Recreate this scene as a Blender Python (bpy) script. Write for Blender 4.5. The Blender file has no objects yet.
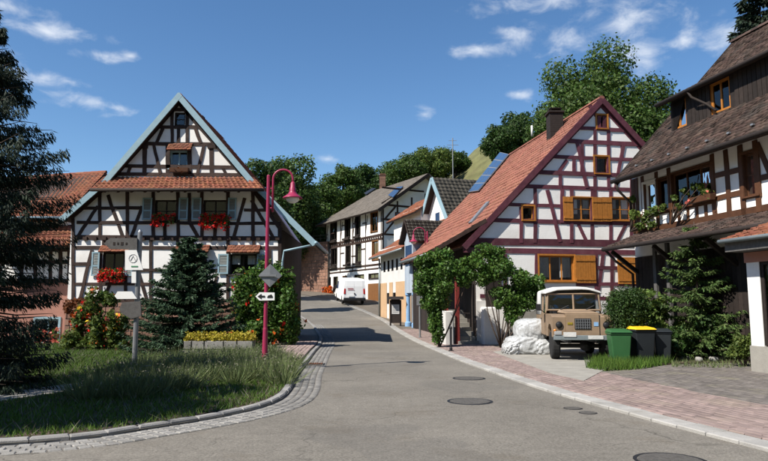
import bpy, bmesh, math, random
import numpy as np
from mathutils import Vector, Matrix
from mathutils.geometry import tessellate_polygon

# ------------------------------------------------------------------ camera, sky, sun
scene = bpy.context.scene
COL = scene.collection
FPX, CXP, CYP, PITCH, EYE = 640.0, 384.0, 230.5, math.radians(6.6), 1.6
cam_d = bpy.data.cameras.new('camera'); cam = bpy.data.objects.new('camera', cam_d); COL.objects.link(cam)
cam_d.sensor_width = 36.0; cam_d.lens = FPX / 768.0 * 36.0; cam_d.clip_start = 0.1; cam_d.clip_end = 3000
cam.location = (0, 0, EYE); cam.rotation_euler = (math.radians(90) + PITCH, 0, 0)
scene.camera = cam
scene.view_settings.view_transform = 'Standard'; scene.view_settings.look = 'None'
scene.view_settings.gamma = 1.0; scene.view_settings.exposure = 0.7
SUN_A, SUN_EL = math.radians(34), math.radians(48)      # sun stands left and a little behind the camera
SUN_DIR = Vector((-math.cos(SUN_A) * math.cos(SUN_EL), -math.sin(SUN_A) * math.cos(SUN_EL), math.sin(SUN_EL)))
sun_d = bpy.data.lights.new('sun', 'SUN'); sun_d.energy = 5.0; sun_d.angle = math.radians(0.53); sun_d.color = (1.0, 0.94, 0.85)
sun = bpy.data.objects.new('sun', sun_d); COL.objects.link(sun)
sun.rotation_euler = SUN_DIR.to_track_quat('Z', 'Y').to_euler(); sun.location = (-20, -10, 40)

def ray(px, py):
    r = (px - CXP) / FPX; u = (CYP - py) / FPX
    y = math.cos(PITCH) - u * math.sin(PITCH); z = math.sin(PITCH) + u * math.cos(PITCH)
    return Vector((r / y, 1.0, z / y))
def on_y(px, py, Y):
    d = ray(px, py); return Vector((d.x * Y, Y, EYE + d.z * Y))
def on_z(px, py, Z=0.0):
    d = ray(px, py); t = (Z - EYE) / d.z; return Vector((d.x * t, t, Z))

world = bpy.data.worlds.new('World'); scene.world = world; world.use_nodes = True
wn = world.node_tree.nodes; wl = world.node_tree.links; wn.clear()
w_out = wn.new('ShaderNodeOutputWorld'); w_bg = wn.new('ShaderNodeBackground'); w_bg.inputs[1].default_value = 0.082
sky_n = wn.new('ShaderNodeTexSky'); sky_n.sky_type = 'NISHITA'; sky_n.sun_disc = False
sky_n.sun_elevation = SUN_EL; sky_n.sun_rotation = math.atan2(SUN_DIR.x, SUN_DIR.y)
sky_n.air_density = 1.0; sky_n.dust_density = 0.15; sky_n.ozone_density = 3.0; sky_n.altitude = 300
w_tc = wn.new('ShaderNodeTexCoord')
CLOUDS = [(8, 6, 26, 9), (45, 31, 38, 9), (92, 103, 34, 9), (118, 108, 16, 5), (100, 55, 22, 6), (130, 56, 9, 5), (42, 78, 26, 7), (68, 81, 16, 5),
          (545, 2, 60, 10), (524, 33, 24, 17), (622, 24, 48, 17), (570, 40, 32, 15), (640, 55, 26, 18), (478, 49, 22, 7),
          (683, 40, 13, 10), (728, 32, 20, 16), (425, 114, 12, 7), (518, 94, 16, 6), (328, 159, 14, 5), (262, -30, 60, 9), (800, 30, 40, 14), (-60, 40, 50, 12)]
prev = None
for (px, py, rx, ry) in CLOUDS:
    c = ray(px, py).normalized()
    s = wn.new('ShaderNodeVectorMath'); s.operation = 'SUBTRACT'; s.inputs[1].default_value = c
    wl.new(w_tc.outputs['Generated'], s.inputs[0])
    m = wn.new('ShaderNodeVectorMath'); m.operation = 'MULTIPLY'; m.inputs[1].default_value = (FPX / rx, 6.0, FPX / ry); wl.new(s.outputs[0], m.inputs[0])
    l = wn.new('ShaderNodeVectorMath'); l.operation = 'LENGTH'; wl.new(m.outputs[0], l.inputs[0])
    if prev is None: prev = l.outputs['Value']
    else:
        mn = wn.new('ShaderNodeMath'); mn.operation = 'SMOOTH_MIN'; mn.inputs[2].default_value = 0.25
        wl.new(prev, mn.inputs[0]); wl.new(l.outputs['Value'], mn.inputs[1]); prev = mn.outputs[0]
wmp = wn.new('ShaderNodeMapping'); wmp.inputs['Scale'].default_value = (1, 1, 1.8); wl.new(w_tc.outputs['Generated'], wmp.inputs[0])
wnz = wn.new('ShaderNodeTexNoise'); wnz.inputs['Scale'].default_value = 20; wnz.inputs['Detail'].default_value = 10; wnz.inputs['Roughness'].default_value = 0.6; wnz.inputs['Distortion'].default_value = 0.35
wl.new(wmp.outputs[0], wnz.inputs['Vector'])
wma = wn.new('ShaderNodeMath'); wma.operation = 'MULTIPLY_ADD'; wma.inputs[1].default_value = 3.4; wl.new(wnz.outputs[0], wma.inputs[0]); 
wneg = wn.new('ShaderNodeMath'); wneg.operation = 'MULTIPLY'; wneg.inputs[1].default_value = -1.0; wl.new(prev, wneg.inputs[0]); wl.new(wneg.outputs[0], wma.inputs[2])
wmr = wn.new('ShaderNodeMapRange'); wmr.interpolation_type = 'SMOOTHSTEP'; wmr.inputs['From Min'].default_value = 0.55; wmr.inputs['From Max'].default_value = 2.5
wmr.inputs['To Max'].default_value = 0.85
wl.new(wma.outputs[0], wmr.inputs['Value'])
wmx = wn.new('ShaderNodeMix'); wmx.data_type = 'RGBA'; wl.new(wmr.outputs[0], wmx.inputs['Factor'])
w_hs = wn.new('ShaderNodeHueSaturation'); w_hs.inputs['Saturation'].default_value = 1.16; w_hs.inputs['Value'].default_value = 1.10; wl.new(sky_n.outputs[0], w_hs.inputs['Color']); wl.new(w_hs.outputs[0], wmx.inputs['A']); wmx.inputs['B'].default_value = (6.9, 7.3, 7.9, 1)
wl.new(wmx.outputs['Result'], w_bg.inputs[0]); wl.new(w_bg.outputs[0], w_out.inputs[0])

# ------------------------------------------------------------------ helpers
rnd = random.Random(7)
def V(*a): return Vector(a)

def mat(name, color, rough=0.8, var=0.18, scale=3.0, bump=0.0, bscale=40.0, island=0.0, objvar=0.0, metallic=0.0, trans=0.0, stain=None, spec=0.3, hue=0.0):
    m = bpy.data.materials.new(name); m.use_nodes = True
    n = m.node_tree.nodes; l = m.node_tree.links; b = n['Principled BSDF']
    b.inputs['Roughness'].default_value = rough; b.inputs['Metallic'].default_value = metallic
    b.inputs['Specular IOR Level'].default_value = spec
    g = n.new('ShaderNodeNewGeometry')
    nz = n.new('ShaderNodeTexNoise'); nz.inputs['Scale'].default_value = scale; nz.inputs['Detail'].default_value = 6; nz.inputs['Roughness'].default_value = 0.65
    l.new(g.outputs['Position'], nz.inputs['Vector'])
    hsv = n.new('ShaderNodeHueSaturation'); hsv.inputs['Color'].default_value = (*color, 1)
    mr = n.new('ShaderNodeMapRange'); mr.inputs['From Min'].default_value = 0.25; mr.inputs['From Max'].default_value = 0.75
    mr.inputs['To Min'].default_value = 1 - var; mr.inputs['To Max'].default_value = 1 + var; l.new(nz.outputs[0], mr.inputs['Value'])
    val = mr.outputs[0]
    for amt, node in ((island, 'g'), (objvar, 'o')):
        if amt:
            src = g.outputs['Random Per Island'] if node == 'g' else n.new('ShaderNodeObjectInfo').outputs['Random']
            m2 = n.new('ShaderNodeMapRange'); m2.inputs['To Min'].default_value = 1 - amt; m2.inputs['To Max'].default_value = 1 + amt; l.new(src, m2.inputs['Value'])
            mu = n.new('ShaderNodeMath'); mu.operation = 'MULTIPLY'; l.new(val, mu.inputs[0]); l.new(m2.outputs[0], mu.inputs[1]); val = mu.outputs[0]
            if hue:
                m3 = n.new('ShaderNodeMapRange'); m3.inputs['To Min'].default_value = 0.5 - hue; m3.inputs['To Max'].default_value = 0.5 + hue
                w = n.new('ShaderNodeTexWhiteNoise'); w.noise_dimensions = '1D'; l.new(src, w.inputs['W']); l.new(w.outputs['Value'], m3.inputs['Value']); l.new(m3.outputs[0], hsv.inputs['Hue'])
    l.new(val, hsv.inputs['Value'])
    out = hsv.outputs[0]
    if stain:   # (colour, scale, amount)
        n2 = n.new('ShaderNodeTexNoise'); n2.inputs['Scale'].default_value = stain[1]; n2.inputs['Detail'].default_value = 5; l.new(g.outputs['Position'], n2.inputs['Vector'])
        r2 = n.new('ShaderNodeMapRange'); r2.inputs['From Min'].default_value = 0.52; r2.inputs['From Max'].default_value = 0.72; r2.inputs['To Max'].default_value = stain[2]; l.new(n2.outputs[0], r2.inputs['Value'])
        mx = n.new('ShaderNodeMix'); mx.data_type = 'RGBA'; l.new(r2.outputs[0], mx.inputs['Factor']); l.new(out, mx.inputs['A']); mx.inputs['B'].default_value = (*stain[0], 1); out = mx.outputs['Result']
    l.new(out, b.inputs['Base Color'])
    if bump:
        n3 = n.new('ShaderNodeTexNoise'); n3.inputs['Scale'].default_value = bscale; n3.inputs['Detail'].default_value = 4; l.new(g.outputs['Position'], n3.inputs['Vector'])
        bp = n.new('ShaderNodeBump'); bp.inputs['Strength'].default_value = bump; bp.inputs['Distance'].default_value = 0.02; l.new(n3.outputs[0], bp.inputs['Height']); l.new(bp.outputs[0], b.inputs['Normal'])
    if trans:
        t = n.new('ShaderNodeBsdfTranslucent'); l.new(out, t.inputs[0])
        ms = n.new('ShaderNodeMixShader'); ms.inputs[0].default_value = trans; l.new(b.outputs[0], ms.inputs[1]); l.new(t.outputs[0], ms.inputs[2]); l.new(ms.outputs[0], n['Material Output'].inputs[0])
    return m

M = {}
def dm(name, *a, **k): M[name] = mat(name, *a, **k)
dm('plaster', (0.80, 0.785, 0.75), 0.9, 0.09, 0.9, 0.35, 30, stain=((0.58, 0.55, 0.49), 0.8, 0.5))
dm('plaster_grey', (0.55, 0.54, 0.52), 0.9, 0.1, 1.2, 0.2, 60)
dm('plaster_tan', (0.46, 0.30, 0.17), 0.9, 0.12, 1.5, 0.2, 60)
dm('plaster_pink', (0.34, 0.17, 0.13), 0.9, 0.12, 1.5, 0.2, 60)
dm('timber_dark', (0.036, 0.020, 0.015), 0.75, 0.45, 5, 0.5, 35, objvar=0.4, stain=((0.075, 0.05, 0.04), 3.0, 0.5))
dm('timber_maroon', (0.097, 0.028, 0.040), 0.65, 0.35, 4, 0.4, 35, objvar=0.25, stain=((0.13, 0.06, 0.065), 2.5, 0.5))
dm('timber_red', (0.185, 0.029, 0.025), 0.6, 0.22, 10, 0.25, 50)
dm('blue_paint', (0.252, 0.370, 0.420), 0.5, 0.12, 5)
dm('blue_column', (0.202, 0.353, 0.554), 0.5, 0.1, 5)
dm('blue_grey', (0.336, 0.386, 0.445), 0.8, 0.1, 3)
dm('shutter_grey', (0.185, 0.202, 0.193), 0.7, 0.15, 8)
dm('tile_orange', (0.233, 0.092, 0.063), 0.75, 0.22, 0.9, 0, island=0.16, hue=0.006, stain=((0.20, 0.10, 0.075), 1.1, 0.5))
dm('tile_red', (0.200, 0.070, 0.036), 0.8, 0.3, 1.2, 0, island=0.26, hue=0.008, stain=((0.11, 0.06, 0.045), 1.6, 0.6))
dm('tile_old', (0.052, 0.033, 0.026), 0.85, 0.35, 1.5, 0, island=0.6, hue=0.012, stain=((0.05, 0.045, 0.04), 1.2, 0.7))
dm('tile_grey', (0.070, 0.063, 0.050), 0.85, 0.25, 1.2, 0, island=0.25)
dm('tile_greybrown', (0.126, 0.111, 0.096), 0.85, 0.2, 1.0, 0, island=0.18)
dm('roof_wood', (0.038, 0.025, 0.020), 0.85, 0.3, 8)
dm('wood_orange', (0.353, 0.139, 0.025), 0.55, 0.25, 9, 0.2, 40, objvar=0.15)
dm('wood_brown', (0.078, 0.033, 0.015), 0.6, 0.25, 9, objvar=0.15)
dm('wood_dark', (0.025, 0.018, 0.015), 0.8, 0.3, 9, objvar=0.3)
dm('wood_grey', (0.092, 0.088, 0.084), 0.8, 0.3, 12, 0.2, 60)
dm('frame_white', (0.70, 0.69, 0.66), 0.5, 0.08, 6)
dm('curtain', (0.82, 0.82, 0.80), 0.9, 0.15, 20, trans=0.3)
dm('wood_mid', (0.17, 0.075, 0.026), 0.6, 0.25, 9, objvar=0.15)
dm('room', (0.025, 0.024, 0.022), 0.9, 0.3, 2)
dm('sandstone', (0.227, 0.126, 0.088), 0.9, 0.25, 4, 0.5, 30, island=0.25, objvar=0.2)
dm('mortar', (0.143, 0.130, 0.113), 0.95, 0.2, 6)
dm('concrete', (0.266, 0.252, 0.222), 0.9, 0.2, 2.5, 0.3, 50)
dm('stone_grey', (0.215, 0.207, 0.192), 0.9, 0.22, 5, 0.4, 60, objvar=0.2, island=0.2)
dm('kerb', (0.229, 0.222, 0.211), 0.85, 0.2, 5, 0.4, 80, objvar=0.16, island=0.16)
dm('kerb_pale', (0.315, 0.305, 0.285), 0.85, 0.2, 4, 0.4, 80, objvar=0.12, island=0.12, stain=((0.2, 0.185, 0.155), 1.5, 0.5))
dm('paver_pink', (0.240, 0.181, 0.164), 0.9, 0.2, 1.3, 0.3, 90, objvar=0.2, island=0.2, stain=((0.24, 0.20, 0.15), 1.2, 0.5))
dm('paver_grey', (0.159, 0.141, 0.127), 0.9, 0.22, 1.3, 0.3, 90, objvar=0.2, island=0.2, stain=((0.19, 0.175, 0.12), 1.4, 0.6))
dm('paver_bed', (0.126, 0.107, 0.085), 0.95, 0.25, 2.5, 0.3, 60)
dm('metal_dark', (0.025, 0.025, 0.027), 0.45, 0.15, 8, metallic=0.3)
dm('metal_grey', (0.252, 0.260, 0.269), 0.45, 0.12, 8, metallic=0.5)
dm('zinc', (0.218, 0.252, 0.260), 0.5, 0.15, 6, metallic=0.4)
dm('iron', (0.088, 0.082, 0.074), 0.75, 0.35, 20, 0.5, 120)
dm('raspberry', (0.286, 0.025, 0.071), 0.4, 0.08, 6)
dm('lamp_glass', (0.75, 0.75, 0.72), 0.3, 0.03, 6)
dm('sign_white', (0.80, 0.80, 0.78), 0.5, 0.05, 6)
dm('sign_black', (0.017, 0.017, 0.017), 0.5, 0.1, 6)
dm('sign_green', (0.084, 0.252, 0.134), 0.5, 0.1, 6)
dm('solar', (0.029, 0.059, 0.126), 0.18, 0.12, 3, spec=0.6)
dm('lens', (0.294, 0.302, 0.302), 0.15, 0.1, 5, spec=0.6)
dm('tyre', (0.018, 0.018, 0.018), 0.9, 0.25, 12)
dm('rover_tan', (0.235, 0.165, 0.105), 0.6, 0.22, 2.5, stain=((0.15, 0.11, 0.08), 2.2, 0.7))
dm('canvas', (0.52, 0.52, 0.50), 0.95, 0.15, 3, 0.3, 20)
dm('van_white', (0.78, 0.78, 0.77), 0.3, 0.03, 3, spec=0.5)
dm('tail_red', (0.378, 0.017, 0.017), 0.3, 0.05, 5)
dm('amber', (0.7, 0.22, 0.02), 0.3, 0.05, 5)
dm('bin_green', (0.029, 0.101, 0.034), 0.5, 0.1, 4)
dm('bin_dark', (0.018, 0.022, 0.025), 0.5, 0.15, 4)
dm('bin_yellow', (0.70, 0.46, 0.02), 0.45, 0.06, 4)
dm('plastic_wrap', (0.40, 0.41, 0.41), 0.22, 0.22, 9, 0.25, 12, spec=0.9)
dm('bark', (0.063, 0.046, 0.035), 0.95, 0.3, 8, 0.6, 25)
dm('leaf_mid', (0.055, 0.099, 0.018), 0.6, 0.3, 0.5, island=0.45, hue=0.02, trans=0.32)
dm('leaf_dark', (0.037, 0.076, 0.015), 0.6, 0.3, 0.5, island=0.45, hue=0.02, trans=0.3)
dm('leaf_light', (0.088, 0.130, 0.025), 0.6, 0.3, 0.6, island=0.45, hue=0.025, trans=0.35)
dm('leaf_vine', (0.070, 0.138, 0.024), 0.5, 0.25, 1.5, island=0.5, hue=0.02, trans=0.35)
dm('leaf_yellow', (0.336, 0.277, 0.025), 0.6, 0.2, 2, island=0.35, hue=0.02, trans=0.25)
dm('leaf_russet', (0.143, 0.050, 0.017), 0.6, 0.3, 2, island=0.4, trans=0.25)
dm('needle_dark', (0.015, 0.029, 0.015), 0.7, 0.3, 1, island=0.5, hue=0.02, trans=0.12)
dm('needle_blue', (0.032, 0.066, 0.030), 0.7, 0.3, 1, island=0.5, hue=0.02, trans=0.12)
dm('needle_green', (0.059, 0.099, 0.024), 0.7, 0.3, 1, island=0.5, hue=0.02, trans=0.15)
dm('grass', (0.071, 0.130, 0.018), 0.8, 0.3, 0.9, island=0.4, hue=0.015, trans=0.3)
dm('soil', (0.059, 0.042, 0.028), 0.95, 0.35, 3, 0.5, 30)
dm('lavender', (0.126, 0.160, 0.063), 0.8, 0.25, 1.5, island=0.4, hue=0.02, trans=0.25)
dm('lavender_tip', (0.168, 0.160, 0.118), 0.8, 0.2, 2, island=0.3, trans=0.2)
dm('petal_red', (0.62, 0.015, 0.01), 0.55, 0.15, 5, island=0.3, trans=0.25)
dm('petal_orange', (0.68, 0.12, 0.015), 0.55, 0.15, 5, island=0.35, trans=0.25)
dm('petal_pink', (0.65, 0.16, 0.12), 0.55, 0.15, 5, island=0.35, trans=0.25)
dm('petal_yellow', (0.72, 0.48, 0.03), 0.55, 0.15, 5, island=0.3, trans=0.25)
dm('petal_white', (0.75, 0.7, 0.7), 0.55, 0.1, 5, island=0.15, trans=0.25)

def mk_glass():
    m = bpy.data.materials.new('glass'); m.use_nodes = True; n = m.node_tree.nodes; l = m.node_tree.links
    n.remove(n['Principled BSDF'])
    t = n.new('ShaderNodeBsdfTransparent'); t.inputs[0].default_value = (0.9, 0.93, 0.93, 1)
    g = n.new('ShaderNodeBsdfGlossy'); g.inputs['Roughness'].default_value = 0.02
    f = n.new('ShaderNodeFresnel'); f.inputs[0].default_value = 1.75
    nz = n.new('ShaderNodeTexNoise'); nz.inputs['Scale'].default_value = 1.3
    bp = n.new('ShaderNodeBump'); bp.inputs['Strength'].default_value = 0.12; bp.inputs['Distance'].default_value = 0.05; l.new(nz.outputs[0], bp.inputs['Height']); l.new(bp.outputs[0], g.inputs['Normal'])
    mx = n.new('ShaderNodeMixShader'); l.new(f.outputs[0], mx.inputs[0]); l.new(t.outputs[0], mx.inputs[1]); l.new(g.outputs[0], mx.inputs[2]); l.new(mx.outputs[0], n['Material Output'].inputs[0])
    return m
M['glass'] = mk_glass()
for nd in M['plastic_wrap'].node_tree.nodes:
    if nd.type == 'BUMP': nd.inputs['Distance'].default_value = 0.12

def mk_asphalt():
    m = bpy.data.materials.new('asphalt'); m.use_nodes = True; n = m.node_tree.nodes; l = m.node_tree.links; b = n['Principled BSDF']
    b.inputs['Roughness'].default_value = 0.9; b.inputs['Specular IOR Level'].default_value = 0.2
    g = n.new('ShaderNodeNewGeometry')
    def noise(s, d=5, r=0.6):
        z = n.new('ShaderNodeTexNoise'); z.inputs['Scale'].default_value = s; z.inputs['Detail'].default_value = d; z.inputs['Roughness'].default_value = r; l.new(g.outputs['Position'], z.inputs['Vector']); return z.outputs[0]
    def ramp(src, a, b_, lo, hi):
        r = n.new('ShaderNodeMapRange'); r.inputs['From Min'].default_value = a; r.inputs['From Max'].default_value = b_; r.inputs['To Min'].default_value = lo; r.inputs['To Max'].default_value = hi; l.new(src, r.inputs['Value']); return r.outputs[0]
    def mul(a, b_):
        q = n.new('ShaderNodeMath'); q.operation = 'MULTIPLY'; l.new(a, q.inputs[0]); l.new(b_, q.inputs[1]); return q.outputs[0]
    fine = ramp(noise(30, 4, 0.85), 0.3, 0.7, 0.5, 1.5); mid = ramp(noise(6.0), 0.3, 0.7, 0.88, 1.12); big = ramp(noise(0.35, 4), 0.3, 0.7, 0.84, 1.16)
    vo = n.new('ShaderNodeTexVoronoi'); vo.feature = 'DISTANCE_TO_EDGE'; vo.inputs['Scale'].default_value = 0.33
    nv = n.new('ShaderNodeTexNoise'); nv.inputs['Scale'].default_value = 1.1; nv.inputs['Detail'].default_value = 5; l.new(g.outputs['Position'], nv.inputs['Vector'])
    va = n.new('ShaderNodeVectorMath'); va.operation = 'MULTIPLY_ADD'; va.inputs[1].default_value = (1.5, 1.5, 0); l.new(nv.outputs['Color'], va.inputs[0]); l.new(g.outputs['Position'], va.inputs[2]); l.new(va.outputs[0], vo.inputs['Vector'])
    crack = ramp(vo.outputs['Distance'], 0.0, 0.007, 0.5, 1.0)
    cm = ramp(noise(0.5, 3), 0.45, 0.6, 0.0, 1.0)
    cmx = n.new('ShaderNodeMix'); cmx.data_type = 'FLOAT'; l.new(cm, cmx.inputs['Factor']); cmx.inputs['A'].default_value = 1.0; l.new(crack, cmx.inputs['B'])
    v = mul(mul(fine, mid), mul(big, cmx.outputs['Result']))
    h = n.new('ShaderNodeHueSaturation'); h.inputs['Color'].default_value = (0.158, 0.145, 0.124, 1); l.new(v, h.inputs['Value'])
    st = ramp(noise(0.8, 5), 0.56, 0.74, 0.0, 0.55); sx = n.new('ShaderNodeMix'); sx.data_type = 'RGBA'; l.new(st, sx.inputs['Factor']); l.new(h.outputs[0], sx.inputs['A']); sx.inputs['B'].default_value = (0.115, 0.095, 0.07, 1)
    pt = ramp(noise(0.22, 2), 0.545, 0.552, 0.0, 0.22); px_ = n.new('ShaderNodeMix'); px_.data_type = 'RGBA'; l.new(pt, px_.inputs['Factor']); l.new(sx.outputs['Result'], px_.inputs['A']); px_.inputs['B'].default_value = (0.085, 0.082, 0.078, 1)
    l.new(px_.outputs['Result'], b.inputs['Base Color'])
    bp = n.new('ShaderNodeBump'); bp.inputs['Strength'].default_value = 0.5; bp.inputs['Distance'].default_value = 0.01; l.new(noise(60, 3), bp.inputs['Height']); l.new(bp.outputs[0], b.inputs['Normal'])
    return m
M['asphalt'] = mk_asphalt()

BASE = {}
def tag(o, label=None, cat=None, group=None, kind=None):
    if label: o['label'] = label
    if cat: o['category'] = cat
    if group: o['group'] = group
    if kind: o['kind'] = kind
    return o
def thing(name, label, cat, loc=(0, 0, 0), group=None):
    o = bpy.data.objects.new(name, None); COL.objects.link(o); o.location = loc; o.empty_display_size = 0.3
    BASE[o] = Vector(loc); tag(o, label, cat, group); return o

class MB:
    def __init__(s): s.v = []; s.f = []; s.m = []
    def poly(s, pts, mi=0):
        i = len(s.v); s.v += [tuple(p) for p in pts]; s.f.append(tuple(range(i, i + len(pts)))); s.m.append(mi)
    def hexa(s, p, mi=0):   # 8 pts: bottom 0-3 ccw, top 4-7
        i = len(s.v); s.v += [tuple(q) for q in p]
        for f in ((3, 2, 1, 0), (4, 5, 6, 7), (0, 1, 5, 4), (1, 2, 6, 5), (2, 3, 7, 6), (3, 0, 4, 7)):
            s.f.append(tuple(i + k for k in f)); s.m.append(mi)
    def box(s, c, size, ax=None, mi=0):
        c = Vector(c); X, Y, Z = ax if ax else (V(1, 0, 0), V(0, 1, 0), V(0, 0, 1))
        a, b, d = X * size[0] / 2, Y * size[1] / 2, Z * size[2] / 2
        s.hexa([c - a - b - d, c + a - b - d, c + a + b - d, c - a + b - d, c - a - b + d, c + a - b + d, c + a + b + d, c - a + b + d], mi)
    def prism(s, pts, vec, mi=0):
        vec = Vector(vec); n = len(pts); i = len(s.v)
        s.v += [tuple(p) for p in pts] + [tuple(Vector(p) + vec) for p in pts]
        s.f.append(tuple(i + k for k in range(n))[::-1]); s.f.append(tuple(i + n + k for k in range(n))); s.m += [mi, mi]
        for k in range(n):
            s.f.append((i + k, i + (k + 1) % n, i + n + (k + 1) % n, i + n + k)); s.m.append(mi)
    def tube(s, pts, r, n=8, mi=0, cap=True):
        pts = [Vector(p) for p in pts]; rs = r if isinstance(r, (list, tuple)) else [r] * len(pts); i0 = len(s.v)
        ref = None
        for k, p in enumerate(pts):
            t = (pts[min(k + 1, len(pts) - 1)] - pts[max(k - 1, 0)]).normalized()
            if ref is None: ref = V(0, 0, 1) if abs(t.z) < 0.9 else V(1, 0, 0)
            a = t.cross(ref).normalized(); b = a.cross(t).normalized(); ref = b
            for q in range(n):
                an = 2 * math.pi * q / n; s.v.append(tuple(p + (a * math.cos(an) + b * math.sin(an)) * rs[k]))
        for k in range(len(pts) - 1):
            for q in range(n):
                s.f.append((i0 + k * n + q, i0 + k * n + (q + 1) % n, i0 + (k + 1) * n + (q + 1) % n, i0 + (k + 1) * n + q)); s.m.append(mi)
        if cap:
            s.f.append(tuple(i0 + q for q in range(n))[::-1]); s.f.append(tuple(i0 + (len(pts) - 1) * n + q for q in range(n))); s.m += [mi, mi]
    def lathe(s, c, prof, n=16, ax=None, mi=0):   # prof (r, h)
        c = Vector(c); X, Y, Z = ax if ax else (V(1, 0, 0), V(0, 1, 0), V(0, 0, 1)); i0 = len(s.v)
        for r, h in prof:
            for q in range(n):
                an = 2 * math.pi * q / n; s.v.append(tuple(c + X * math.cos(an) * r + Y * math.sin(an) * r + Z * h))
        for k in range(len(prof) - 1):
            for q in range(n):
                s.f.append((i0 + k * n + q, i0 + k * n + (q + 1) % n, i0 + (k + 1) * n + (q + 1) % n, i0 + (k + 1) * n + q)); s.m.append(mi)
        s.f.append(tuple(i0 + q for q in range(n))[::-1]); s.f.append(tuple(i0 + (len(prof) - 1) * n + q for q in range(n))); s.m += [mi, mi]
    def build(s, name, mats, parent=None, smooth=False, bevel=0.0, kind=None):
        base = BASE.get(parent, Vector()) if parent else Vector()
        me = bpy.data.meshes.new(name); me.from_pydata([(p[0] - base.x, p[1] - base.y, p[2] - base.z) for p in s.v], [], s.f)
        ml = mats if isinstance(mats, (list, tuple)) else [mats]
        for k in ml: me.materials.append(M[k])
        if len(ml) > 1: me.polygons.foreach_set('material_index', s.m)
        if smooth: me.polygons.foreach_set('use_smooth', [True] * len(me.polygons))
        bm = bmesh.new(); bm.from_mesh(me); bmesh.ops.recalc_face_normals(bm, faces=bm.faces); bm.to_mesh(me); bm.free()
        o = bpy.data.objects.new(name, me); COL.objects.link(o)
        if parent: o.parent = parent
        BASE[o] = base
        if bevel:
            bv = o.modifiers.new('bevel', 'BEVEL'); bv.width = bevel; bv.segments = 2; bv.limit_method = 'ANGLE'; bv.angle_limit = math.radians(40)
            for pl in me.polygons: pl.use_smooth = True
            w = o.modifiers.new('wn', 'WEIGHTED_NORMAL'); w.keep_sharp = True
        if kind: o['kind'] = kind
        return o

def np_obj(name, verts, faces, mat_name, parent=None, kind=None, midx=None):
    """verts (N,3) array, faces (M,k) array."""
    base = BASE.get(parent, Vector()) if parent else Vector()
    verts = np.asarray(verts, dtype=np.float32) - np.array(base, dtype=np.float32); faces = np.asarray(faces, dtype=np.int32); k = faces.shape[1]
    me = bpy.data.meshes.new(name); me.vertices.add(len(verts)); me.vertices.foreach_set('co', verts.ravel())
    me.loops.add(faces.size); me.loops.foreach_set('vertex_index', faces.ravel())
    me.polygons.add(len(faces)); me.polygons.foreach_set('loop_start', np.arange(0, faces.size, k, dtype=np.int32)); me.polygons.foreach_set('loop_total', np.full(len(faces), k, dtype=np.int32))
    for q in (mat_name if isinstance(mat_name, (list, tuple)) else [mat_name]): me.materials.append(M[q])
    if midx is not None: me.polygons.foreach_set('material_index', np.asarray(midx, dtype=np.int32))
    me.update(); me.validate()
    o = bpy.data.objects.new(name, me); COL.objects.link(o)
    if parent: o.parent = parent
    BASE[o] = base
    if kind: o['kind'] = kind
    return o

class Plane:
    """A vertical facade plane: u runs along it to the right as seen from outside, n points out of it."""
    def __init__(s, O, ang):
        s.O = Vector((O[0], O[1], 0)); a = math.radians(ang); s.U = V(math.cos(a), math.sin(a), 0); s.N = V(math.sin(a), -math.cos(a), 0)
    def p(s, u, z, off=0.0): return s.O + s.U * u + V(0, 0, z) + s.N * off
    def uz(s, px, py, off=0.0):
        d = ray(px, py); o = s.O + s.N * off
        t = (o - V(0, 0, 0)).dot(s.N) / V(d.x, 1, 0).dot(s.N)
        q = V(d.x * t, t, EYE + d.z * t); return ((q - s.O).dot(s.U), q.z)
    def shift(s, off): 
        q = Plane((0, 0), 0); q.O = s.O + s.N * off; q.U = s.U.copy(); q.N = s.N.copy(); return q

BEAM_I = [0]
def beam(P, a, b, w, mat_name, parent, name='timber', proud=None, back=0.06, jit=0.012, off=0.0):
    """A squared timber lying in facade plane P from (u,z) a to b."""
    BEAM_I[0] += 1
    pr = (0.020 + (BEAM_I[0] % 13) * 0.0017) if proud is None else proud
    a2, b2 = Vector((a[0], a[1])), Vector((b[0], b[1])); d = b2 - a2; L = d.length
    if L < 0.02: return None
    d /= L; nn = Vector((-d.y, d.x)); mb = MB(); k = 4 if L > 1.2 else 2; rows = []
    for i in range(k + 1):
        c = a2 + d * (L * i / k); h = w / 2 * (1 + rnd.uniform(-0.08, 0.08)); sh = rnd.uniform(-jit, jit)
        q0, q1 = c - nn * (h - sh), c + nn * (h + sh)
        rows.append((P.p(q0.x, q0.y, off - back), P.p(q1.x, q1.y, off - back), P.p(q1.x, q1.y, off + pr), P.p(q0.x, q0.y, off + pr)))
    i0 = 0; mb.v = [tuple(v) for r in rows for v in r]
    for i in range(k):
        for e in range(4): mb.f.append((4 * i + e, 4 * i + (e + 1) % 4, 4 * i + 4 + (e + 1) % 4, 4 * i + 4 + e)); mb.m.append(0)
    mb.f += [(0, 1, 2, 3), (4 * k + 3, 4 * k + 2, 4 * k + 1, 4 * k)]; mb.m += [0, 0]
    return mb.build(name, mat_name, parent)
def beam_px(P, x0, y0, x1, y1, w, mat_name, parent, **k): return beam(P, P.uz(x0, y0), P.uz(x1, y1), w, mat_name, parent, **k)

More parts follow.
